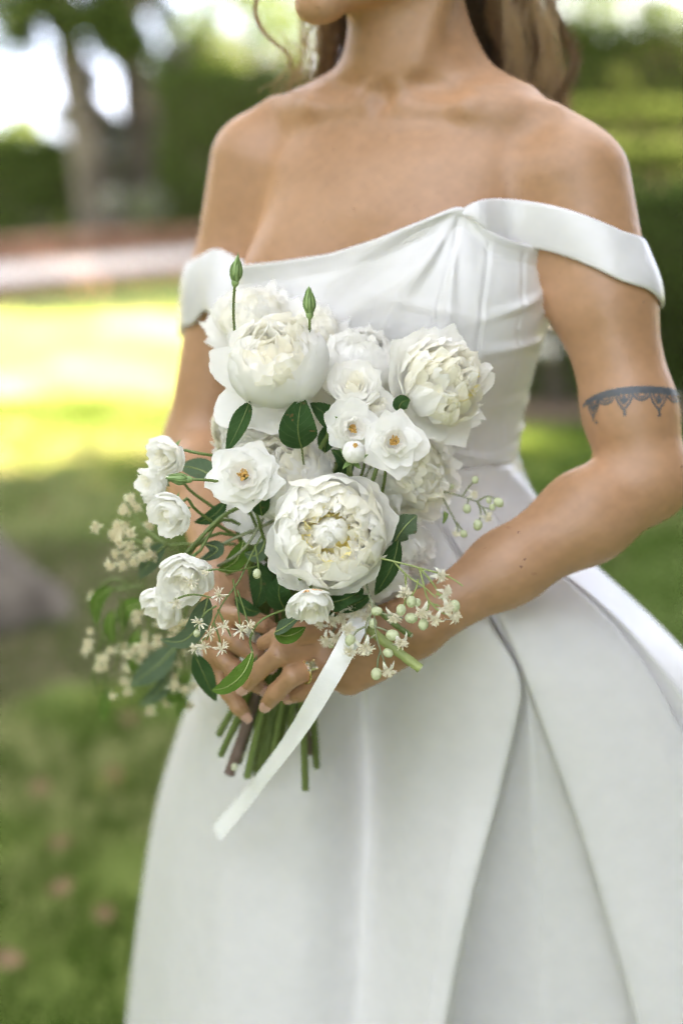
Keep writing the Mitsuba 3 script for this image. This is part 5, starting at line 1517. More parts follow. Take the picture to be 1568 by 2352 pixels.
def blurred_mass(label, rows, seed, n, stems):
    rng = np.random.default_rng(900 + seed)
    fl = []
    for _ in range(n):
        x, y, Y, sx, sy, sY = rows[rng.integers(len(rows))]
        fl.append((x + rng.normal() * sx * 1.2, y + rng.normal() * sy * 1.2, Y + rng.normal() * sY, (rng.normal() * .6, .6, rng.normal() * .6), rng.uniform(.0050, .0088)))
    return sprig(label, stems, [], fl, stemmat='stem_green_mat', r=0.0016, seed=20 + seed, faded=True)


blurred_mass('large blurred mass of cream clematis trailing at the lower left', [(350, 1410, 1.29, 35, 32, .02), (400, 1470, 1.28, 26, 30, .02), (300, 1460, 1.30, 36, 34, .03), (245, 1520, 1.31, 22, 24, .02), (280, 1570, 1.31, 18, 14, .02), (395, 1590, 1.30, 18, 26, .02), (350, 1520, 1.29, 30, 24, .02), (412, 1535, 1.28, 18, 30, .02)], 1, 74,
             [[(560, 1300, 1.22), (440, 1350, 1.27), (330, 1380, 1.30), (250, 1440, 1.31), (225, 1520, 1.32), (250, 1600, 1.32)], [(330, 1345, 1.30), (300, 1350, 1.30), (225, 1362, 1.31)], [(330, 1380, 1.30), (340, 1460, 1.30), (300, 1560, 1.31)], [(440, 1350, 1.27), (410, 1480, 1.28), (390, 1610, 1.30)], [(225, 1362, 1.31), (218, 1420, 1.32), (240, 1470, 1.32)], [(250, 1440, 1.31), (245, 1560, 1.32), (235, 1640, 1.33)], [(300, 1350, 1.30), (262, 1330, 1.30), (222, 1372, 1.31), (232, 1420, 1.31)], [(275, 1370, 1.30), (280, 1460, 1.30), (262, 1540, 1.31)],
              [(360, 1440, 1.29), (330, 1500, 1.30), (345, 1590, 1.31)], [(240, 1470, 1.32), (215, 1540, 1.32), (222, 1600, 1.32)], [(410, 1480, 1.28), (425, 1560, 1.285), (405, 1640, 1.30)], [(225, 1362, 1.31), (260, 1352, 1.305), (330, 1345, 1.30)]])
blurred_mass('blurred cream clematis behind the left cluster of roses', [(295, 1165, 1.25, 12, 16, .02), (305, 1240, 1.25, 22, 26, .02), (350, 1260, 1.24, 22, 26, .02), (330, 1290, 1.25, 20, 14, .02), (275, 1225, 1.26, 8, 8, .02)], 2, 42,
             [[(540, 1250, 1.20), (430, 1250, 1.22), (340, 1250, 1.24), (280, 1225, 1.25)], [(380, 1250, 1.23), (320, 1200, 1.245), (290, 1150, 1.25)], [(360, 1250, 1.235), (320, 1300, 1.25)]])
for i, (path, w, lab) in enumerate([([(262, 1350, 1.30), (225, 1375, 1.305), (222, 1440, 1.31)], 0.014, 'blurred bright leaf at the far left of the trailing clematis'), ([(345, 1385, 1.30), (290, 1400, 1.30), (285, 1450, 1.31)], 0.016, 'blurred green leaf among the trailing clematis, upper middle'),
                                   ([(300, 1480, 1.30), (310, 1530, 1.30), (330, 1560, 1.31)], 0.012, 'blurred narrow leaf in the middle of the trailing clematis'), ([(250, 1575, 1.32), (242, 1620, 1.325), (236, 1660, 1.33)], 0.011, 'lowest blurred leaf tip of the trailing clematis'),
                                   ([(430, 1540, 1.28), (405, 1590, 1.285), (380, 1620, 1.30)], 0.014, 'blurred green leaf of the trailing clematis beside the skirt'),
                                   ([(262, 1400, 1.30), (252, 1440, 1.305), (262, 1480, 1.31)], 0.012, 'blurred light leaf hanging inside the far left loop of the trailing stem'), ([(322, 1440, 1.30), (306, 1490, 1.30), (318, 1530, 1.31)], 0.012, 'blurred narrow leaf above the middle one of the trailing clematis'),
                                   ([(410, 1560, 1.285), (420, 1610, 1.29), (400, 1650, 1.30)], 0.010, 'blurred leaf tip just left of the skirt edge')]):
    leaf(lab, path, w, 'fresh_leaf_mat', facing=(0.2 * (-1) ** i, -1, 0.3))

# loose stems in the green tangle and the thick cut ends
for pts, r, m, lab in [
        ([(430, 1270, 1.14), (470, 1225, 1.14), (520, 1180, 1.15), (600, 1150, 1.17)], 0.0018, 'stem_green_mat', 'bright green rose stem slanting up above the larger lower rose'),
        ([(455, 1290, 1.15), (520, 1245, 1.145), (600, 1210, 1.15), (650, 1180, 1.17)], 0.0014, 'stem_grey_mat', 'grey-green stem crossing the tangle left of the central peony'),
        ([(500, 1300, 1.15), (560, 1260, 1.14), (605, 1190, 1.15)], 0.0013, 'stem_grey_mat', 'thin stem crossing below it in the tangle'),
        ([(575, 1220, 1.165), (578, 1320, 1.17), (600, 1420, 1.185), (620, 1580, 1.195)], 0.0032, 'stem_green_mat', 'thick stem running down the left of the bouquet into the hands'),
        ([(545, 1210, 1.175), (590, 1350, 1.18), (630, 1480, 1.195), (640, 1580, 1.20)], 0.0028, 'stem_green_mat', 'green stem just right of it running into the hands'),
        ([(735, 1030, 1.150), (760, 985, 1.145), (785, 930, 1.15)], 0.0019, 'stem_green_mat', 'short green stem rising left of the rose with brown stamens'),
        ([(848, 1125, 1.13), (862, 1085, 1.125), (868, 1060, 1.13)], 0.0018, 'stem_green_mat', 'short green stem under the open pair of roses')]:
    k = thing('stem', lab, 'stem')
    put(k, tube(spline([at(*q) for q in pts], 16), r, 7), m)
for pts, r, m, lab in [
        ([(845, 1440, 1.125), (880, 1472, 1.105), (925, 1506, 1.095), (965, 1536, 1.09)], 0.0040, 'stem_pale_mat', 'thick pale green cut stem sticking out to the right below the clematis'),
        ([(850, 1385, 1.13), (895, 1425, 1.118), (925, 1448, 1.115), (944, 1460, 1.112)], 0.0024, 'stem_green_mat', 'thinner dark cut stem above the thick pale one'),
        ([(620, 1500, 1.20), (590, 1590, 1.195), (555, 1700, 1.192), (526, 1778, 1.190)], 0.0052, 'stem_brown_mat', 'brown woody cut stem among the green stem ends'),
        ([(690, 1560, 1.21), (702, 1640, 1.208), (712, 1733, 1.206)], 0.0024, 'stem_brown_mat', 'thin brown stem end beside the longest green one'),
        ([(640, 1540, 1.20), (585, 1650, 1.20), (545, 1745, 1.20)], 0.0028, 'stem_green_mat', 'slanting green stem end right of the woody one'),
        ([(640, 1540, 1.20), (560, 1640, 1.21), (516, 1716, 1.215)], 0.0026, 'stem_green_mat', 'short green stem end between the two outermost left ones'),
        ([(640, 1540, 1.21), (600, 1660, 1.212), (577, 1768, 1.214)], 0.0030, 'stem_green_mat', 'dark green stem end behind the woody and the middle ones'),
        ([(650, 1540, 1.205), (622, 1660, 1.205), (604, 1770, 1.205)], 0.0030, 'stem_green_mat', 'green stem end just left of the ribbon'),
        ([(665, 1540, 1.21), (655, 1640, 1.212), (640, 1722, 1.214)], 0.0034, 'stem_green_mat', 'green stem end that the ribbon crosses'),
        ([(690, 1540, 1.205), (690, 1620, 1.206), (683, 1690, 1.208)], 0.0032, 'stem_green_mat', 'short green stem end right of the ribbon crossing')]:
    k = thing('cut_stem', lab, 'stem')
    p = spline([at(*q) for q in pts], 24)
    part(k, 'stalk', tube(p, r * (1 + 0.05 * np.sin(np.arange(24) * 1.1)), 12), m)
    d = unit(p[-1] - p[-3])
    part(k, 'cut_end', tube([p[-1] - d * 0.0003, p[-1] + d * 0.0008], [r * 0.85, r * 0.75], 12), 'stem_cut_mat')
    if 'woody' in lab:
        part(k, 'node', ellipsoid(p[-3] + [0.002, -0.004, 0], (0.0032, 0.003, 0.004), 10, 8), 'stem_cut_mat')

# --- ribbon
rk = thing('ribbon', 'white satin ribbon tail hanging from the bouquet across the stem ends', 'ribbon')
path = [at(832, 1405, 1.125), at(815, 1447, 1.100), at(772, 1530, 1.090), at(740, 1585, 1.092), at(690, 1668, 1.110), at(612, 1775, 1.165), at(553, 1850, 1.212), at(496, 1915, 1.238)]
p = spline(path, 70)
tn = np.gradient(p, axis=0)
tn /= np.linalg.norm(tn, axis=1, keepdims=True)
fc = np.array([-0.10, -0.85, 0.62])
u = np.linspace(0, 1, 70)
P = np.zeros((70, 9, 3))
for i in range(70):
    nn = unit(fc + np.array([0.35 * math.sin(u[i] * 5 + 0.5), 0, 0]))
    b = unit(np.cross(tn[i], nn))
    w = 0.0080 + 0.0004 * math.sin(u[i] * 9)
    v = np.linspace(-1, 1, 9)
    P[i] = p[i] + np.outer(v * w, b) + np.outer(0.0008 * (1 - v ** 2) * math.sin(u[i] * 11), nn)
part(rk, 'tail', grid(P), 'ribbon_mat', uv=np.stack(np.broadcast_arrays(v[None] * 0.5 + 0.5, u[:, None]), -1).reshape(-1, 2))
th_ = np.linspace(0, 2 * math.pi, 40, endpoint=False)
gc_ = at(672, 1478, 1.195)
rows = np.array([[gc_ + np.array([0.034 * math.cos(a), 0.026 * math.sin(a), z]) for z in np.linspace(-0.012, 0.012, 5)] for a in th_])
part(rk, 'binding', grid(rows, closed_u=True), 'ribbon_mat', uv=np.zeros((200, 2)))

# ------------------------------------------------------------------ the place: lawn, trees, hedges, wall
pr = np.random.default_rng(21)
g = 400.0
xs = np.r_[-g, -60, np.linspace(-12, 12, 60), 60, g]
ys = np.r_[-g, -60, np.linspace(-6, 20, 70), 60, g]
X, Yg = np.meshgrid(xs, ys, indexing='ij')
Zg = 0.02 * np.sin(X * 0.9 + 0.4) * np.sin(Yg * 0.8) * (np.abs(X) < 13) * (np.abs(Yg) < 21)
structure('lawn', grid(np.stack([X, Yg, Zg - 0.02], -1)), 'lawn_mat')

# grass blades: one tuft patch, laid out over the near lawn
nb = 900
bx = pr.uniform(-0.3, 0.3, (nb, 2))
h_ = pr.uniform(0.018, 0.05, nb)
az = pr.uniform(0, 6.28, nb)
lean = pr.uniform(0.1, 1.0, nb) * h_
w_ = pr.uniform(0.0015, 0.003, nb)
d_ = np.stack([np.cos(az), np.sin(az)], 1)
s_ = np.stack([-np.sin(az), np.cos(az)], 1) * w_[:, None]
P0 = np.c_[bx, np.zeros(nb)]
P1 = np.c_[bx + d_ * (lean * 0.35)[:, None], h_ * 0.65]
P2 = np.c_[bx + d_ * lean[:, None], h_]
S3 = np.c_[s_, np.zeros(nb)]
bvv = np.stack([P0 - S3, P0 + S3, P1 - S3 * 0.8, P1 + S3 * 0.8, P2], 1).reshape(-1, 3)
kk = np.arange(nb)[:, None] * 5
bff = np.concatenate([kk + [[0, 1, 3]], kk + [[0, 3, 2]], kk + [[2, 3, 4]]])
scene['grass_patch'] = {'type': 'shapegroup', 'blades': mikit.ply((bvv, bff), 'grass_blade_mat')}
labels['grass'] = {'label': 'short green lawn grass all round the bride', 'category': 'grass', 'kind': 'stuff'}
n = 0
for yy in np.arange(1.8, 8.4, 0.5):
    hw = 0.27 * yy + 0.5
    for xx in np.arange(-hw, hw, 0.5):
        n += 1
        scene[f'grass__{n:03d}'] = {'type': 'instance', 'g': {'type': 'ref', 'id': 'grass_patch'},
                                    'to_world': mi.ScalarTransform4f().translate([float(xx + pr.uniform(-.08, .08)), float(yy + pr.uniform(-.08, .08)), -0.02]).rotate([0, 0, 1], float(pr.uniform(0, 360)))}

# fallen leaves
leaf_txt = ['curled brown leaf fallen on the lawn at the left, level with the bouquet stems', 'brown fallen leaf on the grass below and left of the cut stems', 'brown leaf lying on the lawn left of the skirt, middle of the column of leaves',
            'small pale brown leaf on the lawn, just below the middle leaf', 'brown leaf on the grass cut by the left edge of the photograph', 'faint brown leaf on the grass next to the skirt edge',
            'small brown leaf on the lawn near the skirt, above the column of leaves', 'far brown leaf on the lawn under the sunlit strip']
for (x, y), txt in zip([(300, 1657), (93, 1820), (143, 1944), (139, 2050), (20, 2214), (247, 2110), (260, 1784), (100, 1164)], leaf_txt):
    p = on_ground(x, y, 0.02)
    k = thing('fallen_leaf', txt, 'leaf', 'fallen leaves on the lawn')
    L, W_ = pr.uniform(0.036, 0.05), pr.uniform(0.026, 0.036)
    U, V = np.meshgrid(np.linspace(0, 1, 12), np.linspace(-1, 1, 9), indexing='ij')
    prof = np.sin(np.pi * np.clip(U, 0.01, 0.99) ** 0.8) * (1 + 0.18 * np.sin(U * 26))
    q = np.stack([(U - 0.5) * 2 * L * 0.6, V * prof * W_ * 0.6, 0.012 * V ** 2 + 0.014 * (U - 0.5) ** 2 * 4 * 0.6], -1)
    a = pr.uniform(0, 6.28)
    Rz = np.array([[math.cos(a), -math.sin(a), 0], [math.sin(a), math.cos(a), 0], [0, 0, 1]])
    Rx = frame([pr.uniform(-.3, .3), -0.35, 1])
    put(k, grid(q @ Rz.T @ Rx.T + p), 'dry_leaf_mat')


def crown(clumps, per, leaf, spread, rng, up=0.5):
    """Leaves in clumps: clumps (n, 4) centres and radii."""
    c = np.repeat(clumps[:, :3], per, 0)
    r = np.repeat(clumps[:, 3], per)[:, None]
    d = rng.normal(size=c.shape)
    d /= np.linalg.norm(d, axis=1, keepdims=True)
    rad = rng.uniform(0.25, 1.0, (len(c), 1)) ** 0.5
    pos = c + d * r * rad * np.array([1, 1, 0.75]) * spread
    nrm = d * 0.6 + rng.normal(size=c.shape) * 0.6 + np.array([0, 0, up])
    return leaf_cards(pos, nrm, leaf, rng)


def in_ellipsoid(n, c, r, rng, shell=0.3):
    d = rng.normal(size=(n, 3))
    d /= np.linalg.norm(d, axis=1, keepdims=True)
    return np.asarray(c) + d * (rng.uniform(shell, 1, (n, 1)) ** 0.45) * np.asarray(r)


def trunk_mesh(pts, radii, flare=0.0, sides=20, rng=pr):
    p = spline(pts, 50)
    t = np.linspace(0, 1, 50)
    r = np.interp(t, np.linspace(0, 1, len(radii)), radii)
    v, f = tube(p, r, sides)
    h = v[:, 2]
    a = np.arctan2(v[:, 1] - np.interp(h, p[:, 2], p[:, 1]), v[:, 0] - np.interp(h, p[:, 2], p[:, 0]))
    k = 1 + 0.05 * np.sin(a * 3 + h * 2) + 0.04 * np.sin(a * 7 - h * 3) + flare * np.exp(-np.maximum(h, 0) / 0.22) * (1 + 0.35 * np.sin(a * 5 + 0.6))
    cx, cy = np.interp(h, p[:, 2], p[:, 0]), np.interp(h, p[:, 2], p[:, 1])
    v[:, 0] = cx + (v[:, 0] - cx) * k
    v[:, 1] = cy + (v[:, 1] - cy) * k
    return v, f


# the two old trees whose shade the bride stands in (their crowns are above the frame)
def shade_tree(base, top, r0, flare, crown_c, crown_r, nclump, per, leaf, label, seed):
    rng = np.random.default_rng(seed)
    k = thing('shade_tree', label, 'tree', None)
    base, top, cc = np.array(base, float), np.array(top, float), np.array(crown_c, float)
    part(k, 'trunk', trunk_mesh([base, base * 0.6 + top * 0.4 + [0.05, 0.02, 0], top, cc + [0, 0, 0.5]], [r0, r0 * 0.85, r0 * 0.6, r0 * 0.2], flare), 'bark_mat')
    cl = np.c_[in_ellipsoid(nclump, crown_c, crown_r, rng), rng.uniform(0.7, 1.2, nclump)]
    for i in range(9):
        q = cl[rng.integers(nclump), :3]
        s = top + (cc - top) * rng.uniform(0.0, 0.5)
        part(k, 'limb', tube(spline([s, (s + q) / 2 + [0, 0, 0.4], q], 16), np.linspace(r0 * 0.35, 0.03, 16), 8), 'bark_mat')
    part(k, 'crown', crown(cl, per, leaf, 1.0, rng), 'leaf_mid_mat')


tb = on_ground(-330, 1425, 0.0)
shade_tree([tb[0], tb[1], -0.25], [tb[0] - 0.35, tb[1] + 0.3, 4.2], 0.31, 1.0, [-3.9, 3.6, 7.2], [3.4, 3.4, 1.9], 120, 200, 0.26,
           'broad old tree at the left edge with its flared grey root base on the lawn', 4)
shade_tree([7.2, 1.6, -0.25], [7.1, 1.4, 4.2], 0.36, 0.8, [7.5, 0.2, 7.1], [5.6, 5.5, 2.2], 300, 200, 0.27, 'spreading tree right of the frame whose shade falls on the bride', 5)
shade_tree([9.4, 8.3, -0.25], [9.6, 8.0, 4.4], 0.32, 0.8, [12.2, 7.6, 7.2], [3.9, 2.0, 1.8], 120, 200, 0.27, 'tree right of the frame shading the nearest hedge', 6)
shade_tree([6.9, 17.5, -0.25], [6.0, 17.0, 4.6], 0.30, 0.6, [4.5, 16.4, 7.0], [2.9, 3.4, 1.5], 75, 150, 0.25, 'tree right of the frame dappling the terrace', 7)

shade_tree([7.0, 24.6, -0.25], [6.8, 23.4, 4.6], 0.30, 0.6, [6.5, 22.0, 7.4], [3.6, 3.2, 1.7], 110, 170, 0.26, 'tree right of the frame shading the tall dark hedge by the neck', 8)
shade_tree([2.4, 25.4, -0.25], [2.3, 24.6, 4.8], 0.28, 0.6, [2.2, 23.2, 7.9], [3.2, 2.8, 1.6], 90, 170, 0.26, 'tree hidden behind the bride that shades the grey trunks', 9)

# ------------------------------------------------------------------ brick terrace at the back of the lawn
TA, TU, TN = np.array([-3.08, 14.7]), unit([1.13, 1.9]), unit([-1.9, 1.13])
TYAW = math.atan2(TU[1], TU[0])


def terr(t, n, z):
    p = TA + TU * t + TN * n
    return [p[0], p[1], z]


put('brick_terrace__riser', box(terr(3.0, 0.71, 0.050), [18.0, 0.22, 0.20], TYAW), 'brick_mat', smooth=False)
labels['brick_terrace'] = {'label': 'low brick edged terrace with pale paving behind the sunlit lawn', 'category': 'terrace'}
put('brick_terrace__paving', box(terr(3.0, 1.67, 0.060), [18.0, 2.00, 0.20], TYAW, bevel=0.01), 'stone_mat', smooth=False)
wk = thing('brick_wall', 'low brown brick garden wall behind the pale terrace', 'wall')
part(wk, 'bricks', box(terr(3.0, 2.75, 0.25), [18.2, 0.36, 0.32], TYAW), 'brick_mat', smooth=False)
part(wk, 'coping', box(terr(3.0, 2.73, 0.43), [18.3, 0.46, 0.05], TYAW, bevel=0.01), 'brick_mat', smooth=False)
for i in range(18):
    part(wk, 'pier', box(terr(-5.5 + i, 2.52, 0.24), [0.30, 0.10, 0.30], TYAW, bevel=0.01), 'brick_mat', smooth=False)


def bush(name, label, cat, centre, size, n, leaf, matkey, group=None, seed=0, flowers=None):
    rng = np.random.default_rng(seed + 100)
    k = thing(name, label, cat, group)
    c, s = np.array(centre, float), np.array(size, float) / 2
    cl = np.c_[in_ellipsoid(max(6, n // 120), c, s * 0.8, rng), rng.uniform(0.25, 0.4, max(6, n // 120)) * s.min() * 1.4]
    part(k, 'foliage', crown(cl, 120, leaf, 1.0, rng), matkey)
    for i in range(3):
        part(k, 'stem', tube(spline([[c[0] + 0.05 * i, c[1], 0.0], c + rng.normal(size=3) * s * 0.2, c + rng.normal(size=3) * s * 0.5], 8), np.linspace(0.02, 0.006, 8), 5), 'bark_mat')
    if flowers:
        p = in_ellipsoid(flowers, c + [0, 0, s[2] * 0.3], s * [1, 1, 0.8], rng, 0.7)
        part(k, 'blossom', join(*[ellipsoid(q, np.array([1, 1, 0.6]) * rng.uniform(0.03, 0.06), 7, 5) for q in p]), 'blossom_mat', stuff=True)


mat('blossom_mat', (0.72, 0.71, 0.66), 0.7)
for i, (x, y, w_, h_, lab) in enumerate([(330, 478, 1.0, 0.75, 'pale flowering shrub on the wall, below the lit trunk'), (395, 462, 1.0, 0.9, 'pale flowering shrub on the wall, second from the bride\'s arm'), (455, 455, 1.0, 0.95, 'white flowering shrub on the wall, next to the bride\'s upper arm')]):
    p = terr(5.8 + 1.3 * i, 3.4, 0)
    bush('flowering_shrub', lab, 'shrub', [p[0], p[1], 0.35 + h_ / 2], [w_, 0.8, h_], 900, 0.09, 'leaf_pale_mat', 'pale shrubs planted along the brick wall', i, 12)
thin('leaf_pale_mat', (0.22, 0.25, 0.14), 0.8, 0.6)
for i, x in enumerate([15, 75, 140, 205, 265]):
    p = terr(-2.2 + 1.45 * i, 3.2, 0)
    bush('low_plant', ['green bedding plant on the wall at the far left', 'green bedding plant on the wall, second from the left', 'bedding plant on the wall under the left trunk', 'bedding plant on the wall between the two trunks', 'bedding plant on the wall right of the two trunks'][i], 'plant',
         [p[0], p[1], 0.42 + 0.15], [1.0, 0.6, 0.42], 500, 0.08, 'leaf_mid_mat', 'bedding plants along the brick wall', 10 + i)


def hedge(name, label, c, size, yaw, matkey, n, leaf=0.05, new=None, seed=0, amp=0.05, rnd=0.16):
    """A clipped hedge: leafy skin over a dark core, with fresh growth along its top."""
    rng = np.random.default_rng(seed + 40)
    k = thing(name, label, 'hedge')
    sx, sy, sz = size
    b = 0.30
    core_ = box([0, 0, sz / 2], [sx - 0.12, sy - 0.12, sz - 0.08], bevel=min(max(b, rnd), sy * 0.42))
    cs, sn = math.cos(yaw), math.sin(yaw)
    M = np.array([[cs, sn, 0], [-sn, cs, 0], [0, 0, 1]])
    part(k, 'branches', (core_[0] @ M + np.array([c[0], c[1], 0]), core_[1]), 'hedge_core_mat', smooth=30)
    A = np.array([sx * sz, sx * sz * 0.3, sx * sy, sy * sz, sy * sz])
    f = rng.choice(5, n, p=A / A.sum())
    u, v = rng.uniform(-1, 1, n), rng.uniform(-1, 1, n)
    P, N = np.zeros((n, 3)), np.zeros((n, 3))
    for i, (ax, sg) in enumerate(((1, -1), (1, 1), (2, 1), (0, -1), (0, 1))):
        m = f == i
        o = [q for q in (0, 1, 2) if q != ax]
        P[m, ax] = sg
        P[m, o[0]], P[m, o[1]] = u[m], v[m]
        N[m, ax] = sg
    P = P * np.array([sx, sy, sz]) / 2
    # rounded shoulders and an uneven skin
    r = rnd
    for zt in (1,):
        over = np.maximum(P[:, 2] - (sz / 2 - r), 0) / r
        side = np.maximum(np.abs(P[:, 1]) - (sy / 2 - r), 0) / r
        m = (over > 0) & (side > 0)
        L = np.hypot(over, side) + 1e-9
        s = np.where(m & (L > 1), 1 / L, 1)
        P[:, 2] = np.where(m, sz / 2 - r + over * s * r, P[:, 2])
        P[:, 1] = np.where(m, np.sign(P[:, 1]) * (sy / 2 - r + side * s * r), P[:, 1])
    bump = amp * (np.sin(P[:, 0] * 5.1 + seed) * np.sin(P[:, 2] * 6.3 + 1) + 0.6 * np.sin(P[:, 0] * 11 + P[:, 2] * 9))
    P += N * (bump + rng.normal(0, 0.025, n))[:, None]
    P[:, 2] += sz / 2
    nn = N + rng.normal(size=(n, 3)) * 0.6 + [0, 0, 0.3]
    lv = leaf_cards(P @ M + np.array([c[0], c[1], 0]), nn @ M, leaf, rng)
    part(k, 'leaves', lv, matkey, stuff=True)
    if new:
        nm, cnt, hgt = new
        q = np.stack([rng.uniform(-sx / 2, sx / 2, cnt), rng.uniform(-sy / 2, sy / 2, cnt), sz + rng.uniform(-0.10, hgt, cnt)], 1)
        edge = rng.uniform(size=cnt) < 0.35
        q[edge, 1] = -sy / 2 - rng.uniform(0, 0.05, edge.sum())
        lv = leaf_cards(q @ M + np.array([c[0], c[1], 0]), rng.normal(size=(cnt, 3)) * 0.7 + [0, 0, 0.8], leaf * 1.3, rng)
        part(k, 'fresh_shoots', lv, nm, stuff=True)


# image right: hedges one behind the other
hedge('box_hedge', 'dark clipped box hedge behind the bride\'s tattooed arm, nearest on the right', [3.05, 8.6], [4.4, 0.9, 1.24], -0.10, 'leaf_mid_mat', 42000, 0.045, None, 1)
hedge('box_hedge', 'clipped hedge with sunlit top, second row behind the tattooed arm', [4.2, 11.8], [5.4, 1.1, 1.46], -0.06, 'leaf_mid_mat', 26000, 0.06, ('leaf_mid_mat', 5000, 0.06), 2, rnd=0.36)
hedge('box_hedge', 'clipped hedge with bright yellow-green top, third row at the right', [5.6, 16.0], [7.4, 1.2, 1.92], -0.05, 'leaf_mid_mat', 26000, 0.07, ('leaf_mid_mat', 6000, 0.08), 3, rnd=0.40)
hedge('tall_hedge', 'tall dark green hedge at the top right behind the lower rows', [8.0, 21.5], [11.0, 1.6, 3.15], -0.04, 'leaf_mid_mat', 42000, 0.09, ('leaf_mid_mat', 5000, 0.2), 4, rnd=0.4)
# image left
hedge('tall_hedge', 'tall dark clipped hedge to the left of the bride\'s neck', [0.3, 23.0], [6.2, 1.6, 2.75], 0.10, 'leaf_mid_mat', 52000, 0.07, None, 5)
hedge('yew_hedge', 'dark green hedge behind the two trunks at the left edge', [-6.6, 24.5], [6.2, 1.4, 1.72], 0.02, 'leaf_mid_mat', 34000, 0.07, ('leaf_mid_mat', 2500, 0.15), 6, rnd=0.4)
for i, (x, y) in enumerate([(1268, 735), (1262, 800)]):
    p = at(x, y, 8.0)
    bush('flower_sprig', ['white flower head against the dark hedge between bodice and arm, upper one', 'white flower head against the dark hedge between bodice and arm, lower one'][i], 'plant', [p[0], p[1], p[2]], [0.10, 0.08, 0.05], 130, 0.02, 'leaf_mid_mat', None, 30 + i, 5)
mat('soil_mat', proc(lambda p, n, uv: mix((0.050, 0.034, 0.022), (0.13, 0.085, 0.055), fbm(p.x * 14, p.y * 14, 0.0, 3))), 0.95)
U, V = np.meshgrid(np.linspace(-1, 1, 60), np.linspace(-1, 1, 16), indexing='ij')
structure('flower_bed', grid(np.stack([3.0 + U * 2.4, 8.0 + V * 0.42 + 0.05 * np.sin(U * 9) * V, -0.012 + 0.03 * (1 - V ** 2)], -1)), 'soil_mat')


# trees behind the terrace
def back_tree(label, pts, radii, clumps, per, leaf, matkey, group=None, seed=0, name='garden_tree'):
    rng = np.random.default_rng(seed + 300)
    k = thing(name, label, 'tree', group)
    part(k, 'trunk', trunk_mesh(pts, radii, 0.25, 14), 'bark_mat')
    cl = np.asarray(clumps, float)
    top = np.asarray(pts[-1], float)
    for i in range(min(7, len(cl))):
        q = cl[rng.integers(len(cl)), :3]
        part(k, 'branch', tube(spline([top * 0.7 + np.asarray(pts[1]) * 0.3, (top + q) / 2 + [0, 0, 0.3], q], 10), np.linspace(radii[-1] * 0.6, 0.02, 10), 6), 'bark_mat')
    part(k, 'crown', crown(cl, per, leaf, 1.0, rng), matkey)


def clumps_px(rows, rng):
    """Clumps of leaves: (dx, dy, Y, radius in m, how many, scatter in m)."""
    out = []
    for x, y, Y, r, n, s in rows:
        c = at(x, y, Y)
        out.append(np.c_[c + rng.normal(size=(n, 3)) * s, np.full(n, r) * rng.uniform(0.7, 1.2, n)])
    return np.vstack(out)


cr = np.random.default_rng(77)
p0 = at(225, 480, 23.0)
back_tree('left one of the two grey trunks behind the brick wall, leaning left', [[p0[0], 23, 0.3], at(215, 380, 23.0), at(180, 220, 23), at(150, 60, 23), at(120, -120, 23)], [0.38, 0.32, 0.27, 0.23, 0.18],
          clumps_px([(40, 0, 22.5, 0.38, 5, 0.25), (120, 5, 22.8, 0.38, 5, 0.25), (200, 20, 23, 0.40, 6, 0.3), (280, 90, 22.6, 0.30, 4, 0.22), (60, -150, 23, 0.9, 12, 0.8), (230, -130, 23, 0.9, 12, 0.8), (185, 175, 24.0, 0.24, 3, 0.15), (190, 265, 24.0, 0.26, 5, 0.2), (255, 285, 24.0, 0.22, 4, 0.15), (110, 70, 22.8, 0.25, 3, 0.2)], cr), 120, 0.17, 'leaf_mid_mat', None, 1)
p0 = at(335, 470, 24.0)
back_tree('right one of the two grey trunks behind the brick wall', [[p0[0], 24, 0.3], at(330, 400, 24), at(316, 250, 24), at(300, 90, 24), at(285, -120, 24)], [0.36, 0.30, 0.26, 0.24, 0.20],
          clumps_px([(330, -130, 24, 0.9, 12, 0.8), (255, 45, 23.6, 0.32, 4, 0.2), (270, 115, 24, 0.25, 3, 0.15), (395, 185, 25, 0.25, 4, 0.2), (370, 20, 25, 0.25, 3, 0.15)], cr), 110, 0.17, 'leaf_mid_mat', None, 2)
p0 = at(366, 440, 26.0)
back_tree('short pale sunlit trunk right of the two grey trunks', [[p0[0], 26, 0.3], at(366, 400, 26), at(368, 330, 26), at(378, 240, 26), at(392, 150, 26)], [0.22, 0.20, 0.19, 0.17, 0.13],
          clumps_px([(420, 130, 27, 0.5, 6, 0.4), (400, 220, 27, 0.4, 4, 0.3)], cr), 130, 0.16, 'leaf_mid_mat', None, 3)
far_lab = ['far sunlit tree, bright yellow-green, above the dark hedge left of the neck', 'far sunlit tree behind the grey trunks', 'pale far tree between the curl of hair and the hedge', 'far green tree at the left edge beyond the hedge',
           'far sunlit tree at the top right above the tall hedge', 'far pale tree just right of the hair']
fars = [(560, 110, 42, 'leaf_mid_mat'), (420, 220, 50, 'leaf_mid_mat'), (660, 20, 55, 'leaf_mid_mat'), (40, 345, 45, 'leaf_mid_mat'), (1480, -20, 45, 'leaf_mid_mat'), (1330, -40, 52, 'leaf_mid_mat')]
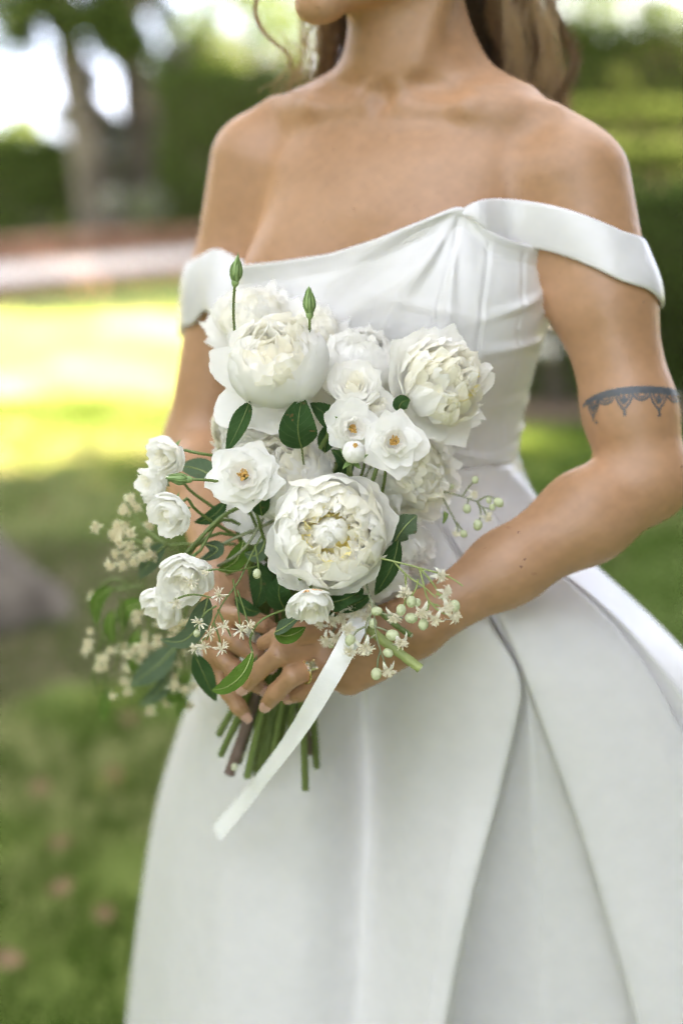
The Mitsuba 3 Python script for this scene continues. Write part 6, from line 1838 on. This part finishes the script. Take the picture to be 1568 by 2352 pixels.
for i, ((x, y, Y, m), lab) in enumerate(zip(fars, far_lab)):
    c = at(x, y, Y)
    hgt = 2.0 if i == 3 else 4.2
    c[2] = max(c[2], 2.5) if i != 3 else 1.6
    cl = np.c_[in_ellipsoid(26, c, [2.2, 1.6, hgt * 0.55], cr, 0.1), cr.uniform(0.5, 0.9, 26)]
    back_tree(lab, [[c[0], Y, -0.1], [c[0] + .1, Y, c[2] * 0.4], [c[0], Y, c[2]]], [0.25, 0.2, 0.1], cl, 80, 0.24, m, None, 10 + i)

# the garden outside the frame: its trees close in on the lawn behind the photographer and to the right
ring = [(-12.0, 9.5), (-11.5, 4.0), (-11.0, -1.0), (-11.5, -6.0), (-7.0, -9.5), (7.5, -8.5), (10.5, -4.0), (12.0, 1.0)]
ring_lab = ['garden tree outside the frame, far left beyond the bride', 'garden tree outside the frame, well left of the bride', 'garden tree left of the photographer', 'garden tree behind the photographer, far left', 'garden tree behind the photographer, left',
            'garden tree behind the photographer, right', 'garden tree right of the photographer', 'garden tree well right of the bride']
for i, ((x, y), lab) in enumerate(zip(ring, ring_lab)):
    rng = np.random.default_rng(800 + i)
    cl = np.c_[in_ellipsoid(60, [x, y, 4.4], [2.9, 2.6, 4.0], rng), rng.uniform(0.8, 1.3, 60)]
    back_tree(lab, [[x, y, -0.1], [x + 0.1, y, 2.0], [x, y + 0.1, 5.0]], [0.3, 0.25, 0.12], cl, 110, 0.36, 'leaf_mid_mat', None, 60 + i)

hedge('garden_hedge', 'clipped hedge along the lawn outside the frame, left of the bride', [-4.9, 1.2], [11.0, 0.9, 2.3], math.pi / 2, 'leaf_mid_mat', 14000, 0.10, None, 8)
hedge('garden_hedge', 'clipped hedge along the lawn outside the frame, right of the bride', [4.6, 0.0], [8.0, 0.9, 2.4], math.pi / 2, 'leaf_mid_mat', 12000, 0.10, None, 9)
for i, ((x, y), lab) in enumerate(zip([(5.4, -5.4), (8.2, -2.2), (4.2, -9.0)], ['garden tree near the photographer, right and behind', 'garden tree near the photographer, straight right', 'garden tree some way behind the photographer, half right'])):
    rng = np.random.default_rng(850 + i)
    cl = np.c_[in_ellipsoid(70, [x, y, 5.0], [2.4, 2.4, 4.6], rng), rng.uniform(0.8, 1.2, 70)]
    back_tree(lab, [[x, y, -0.1], [x + 0.1, y, 2.0], [x, y + 0.1, 5.0]], [0.3, 0.25, 0.12], cl, 240, 0.36, 'leaf_mid_mat', None, 80 + i)
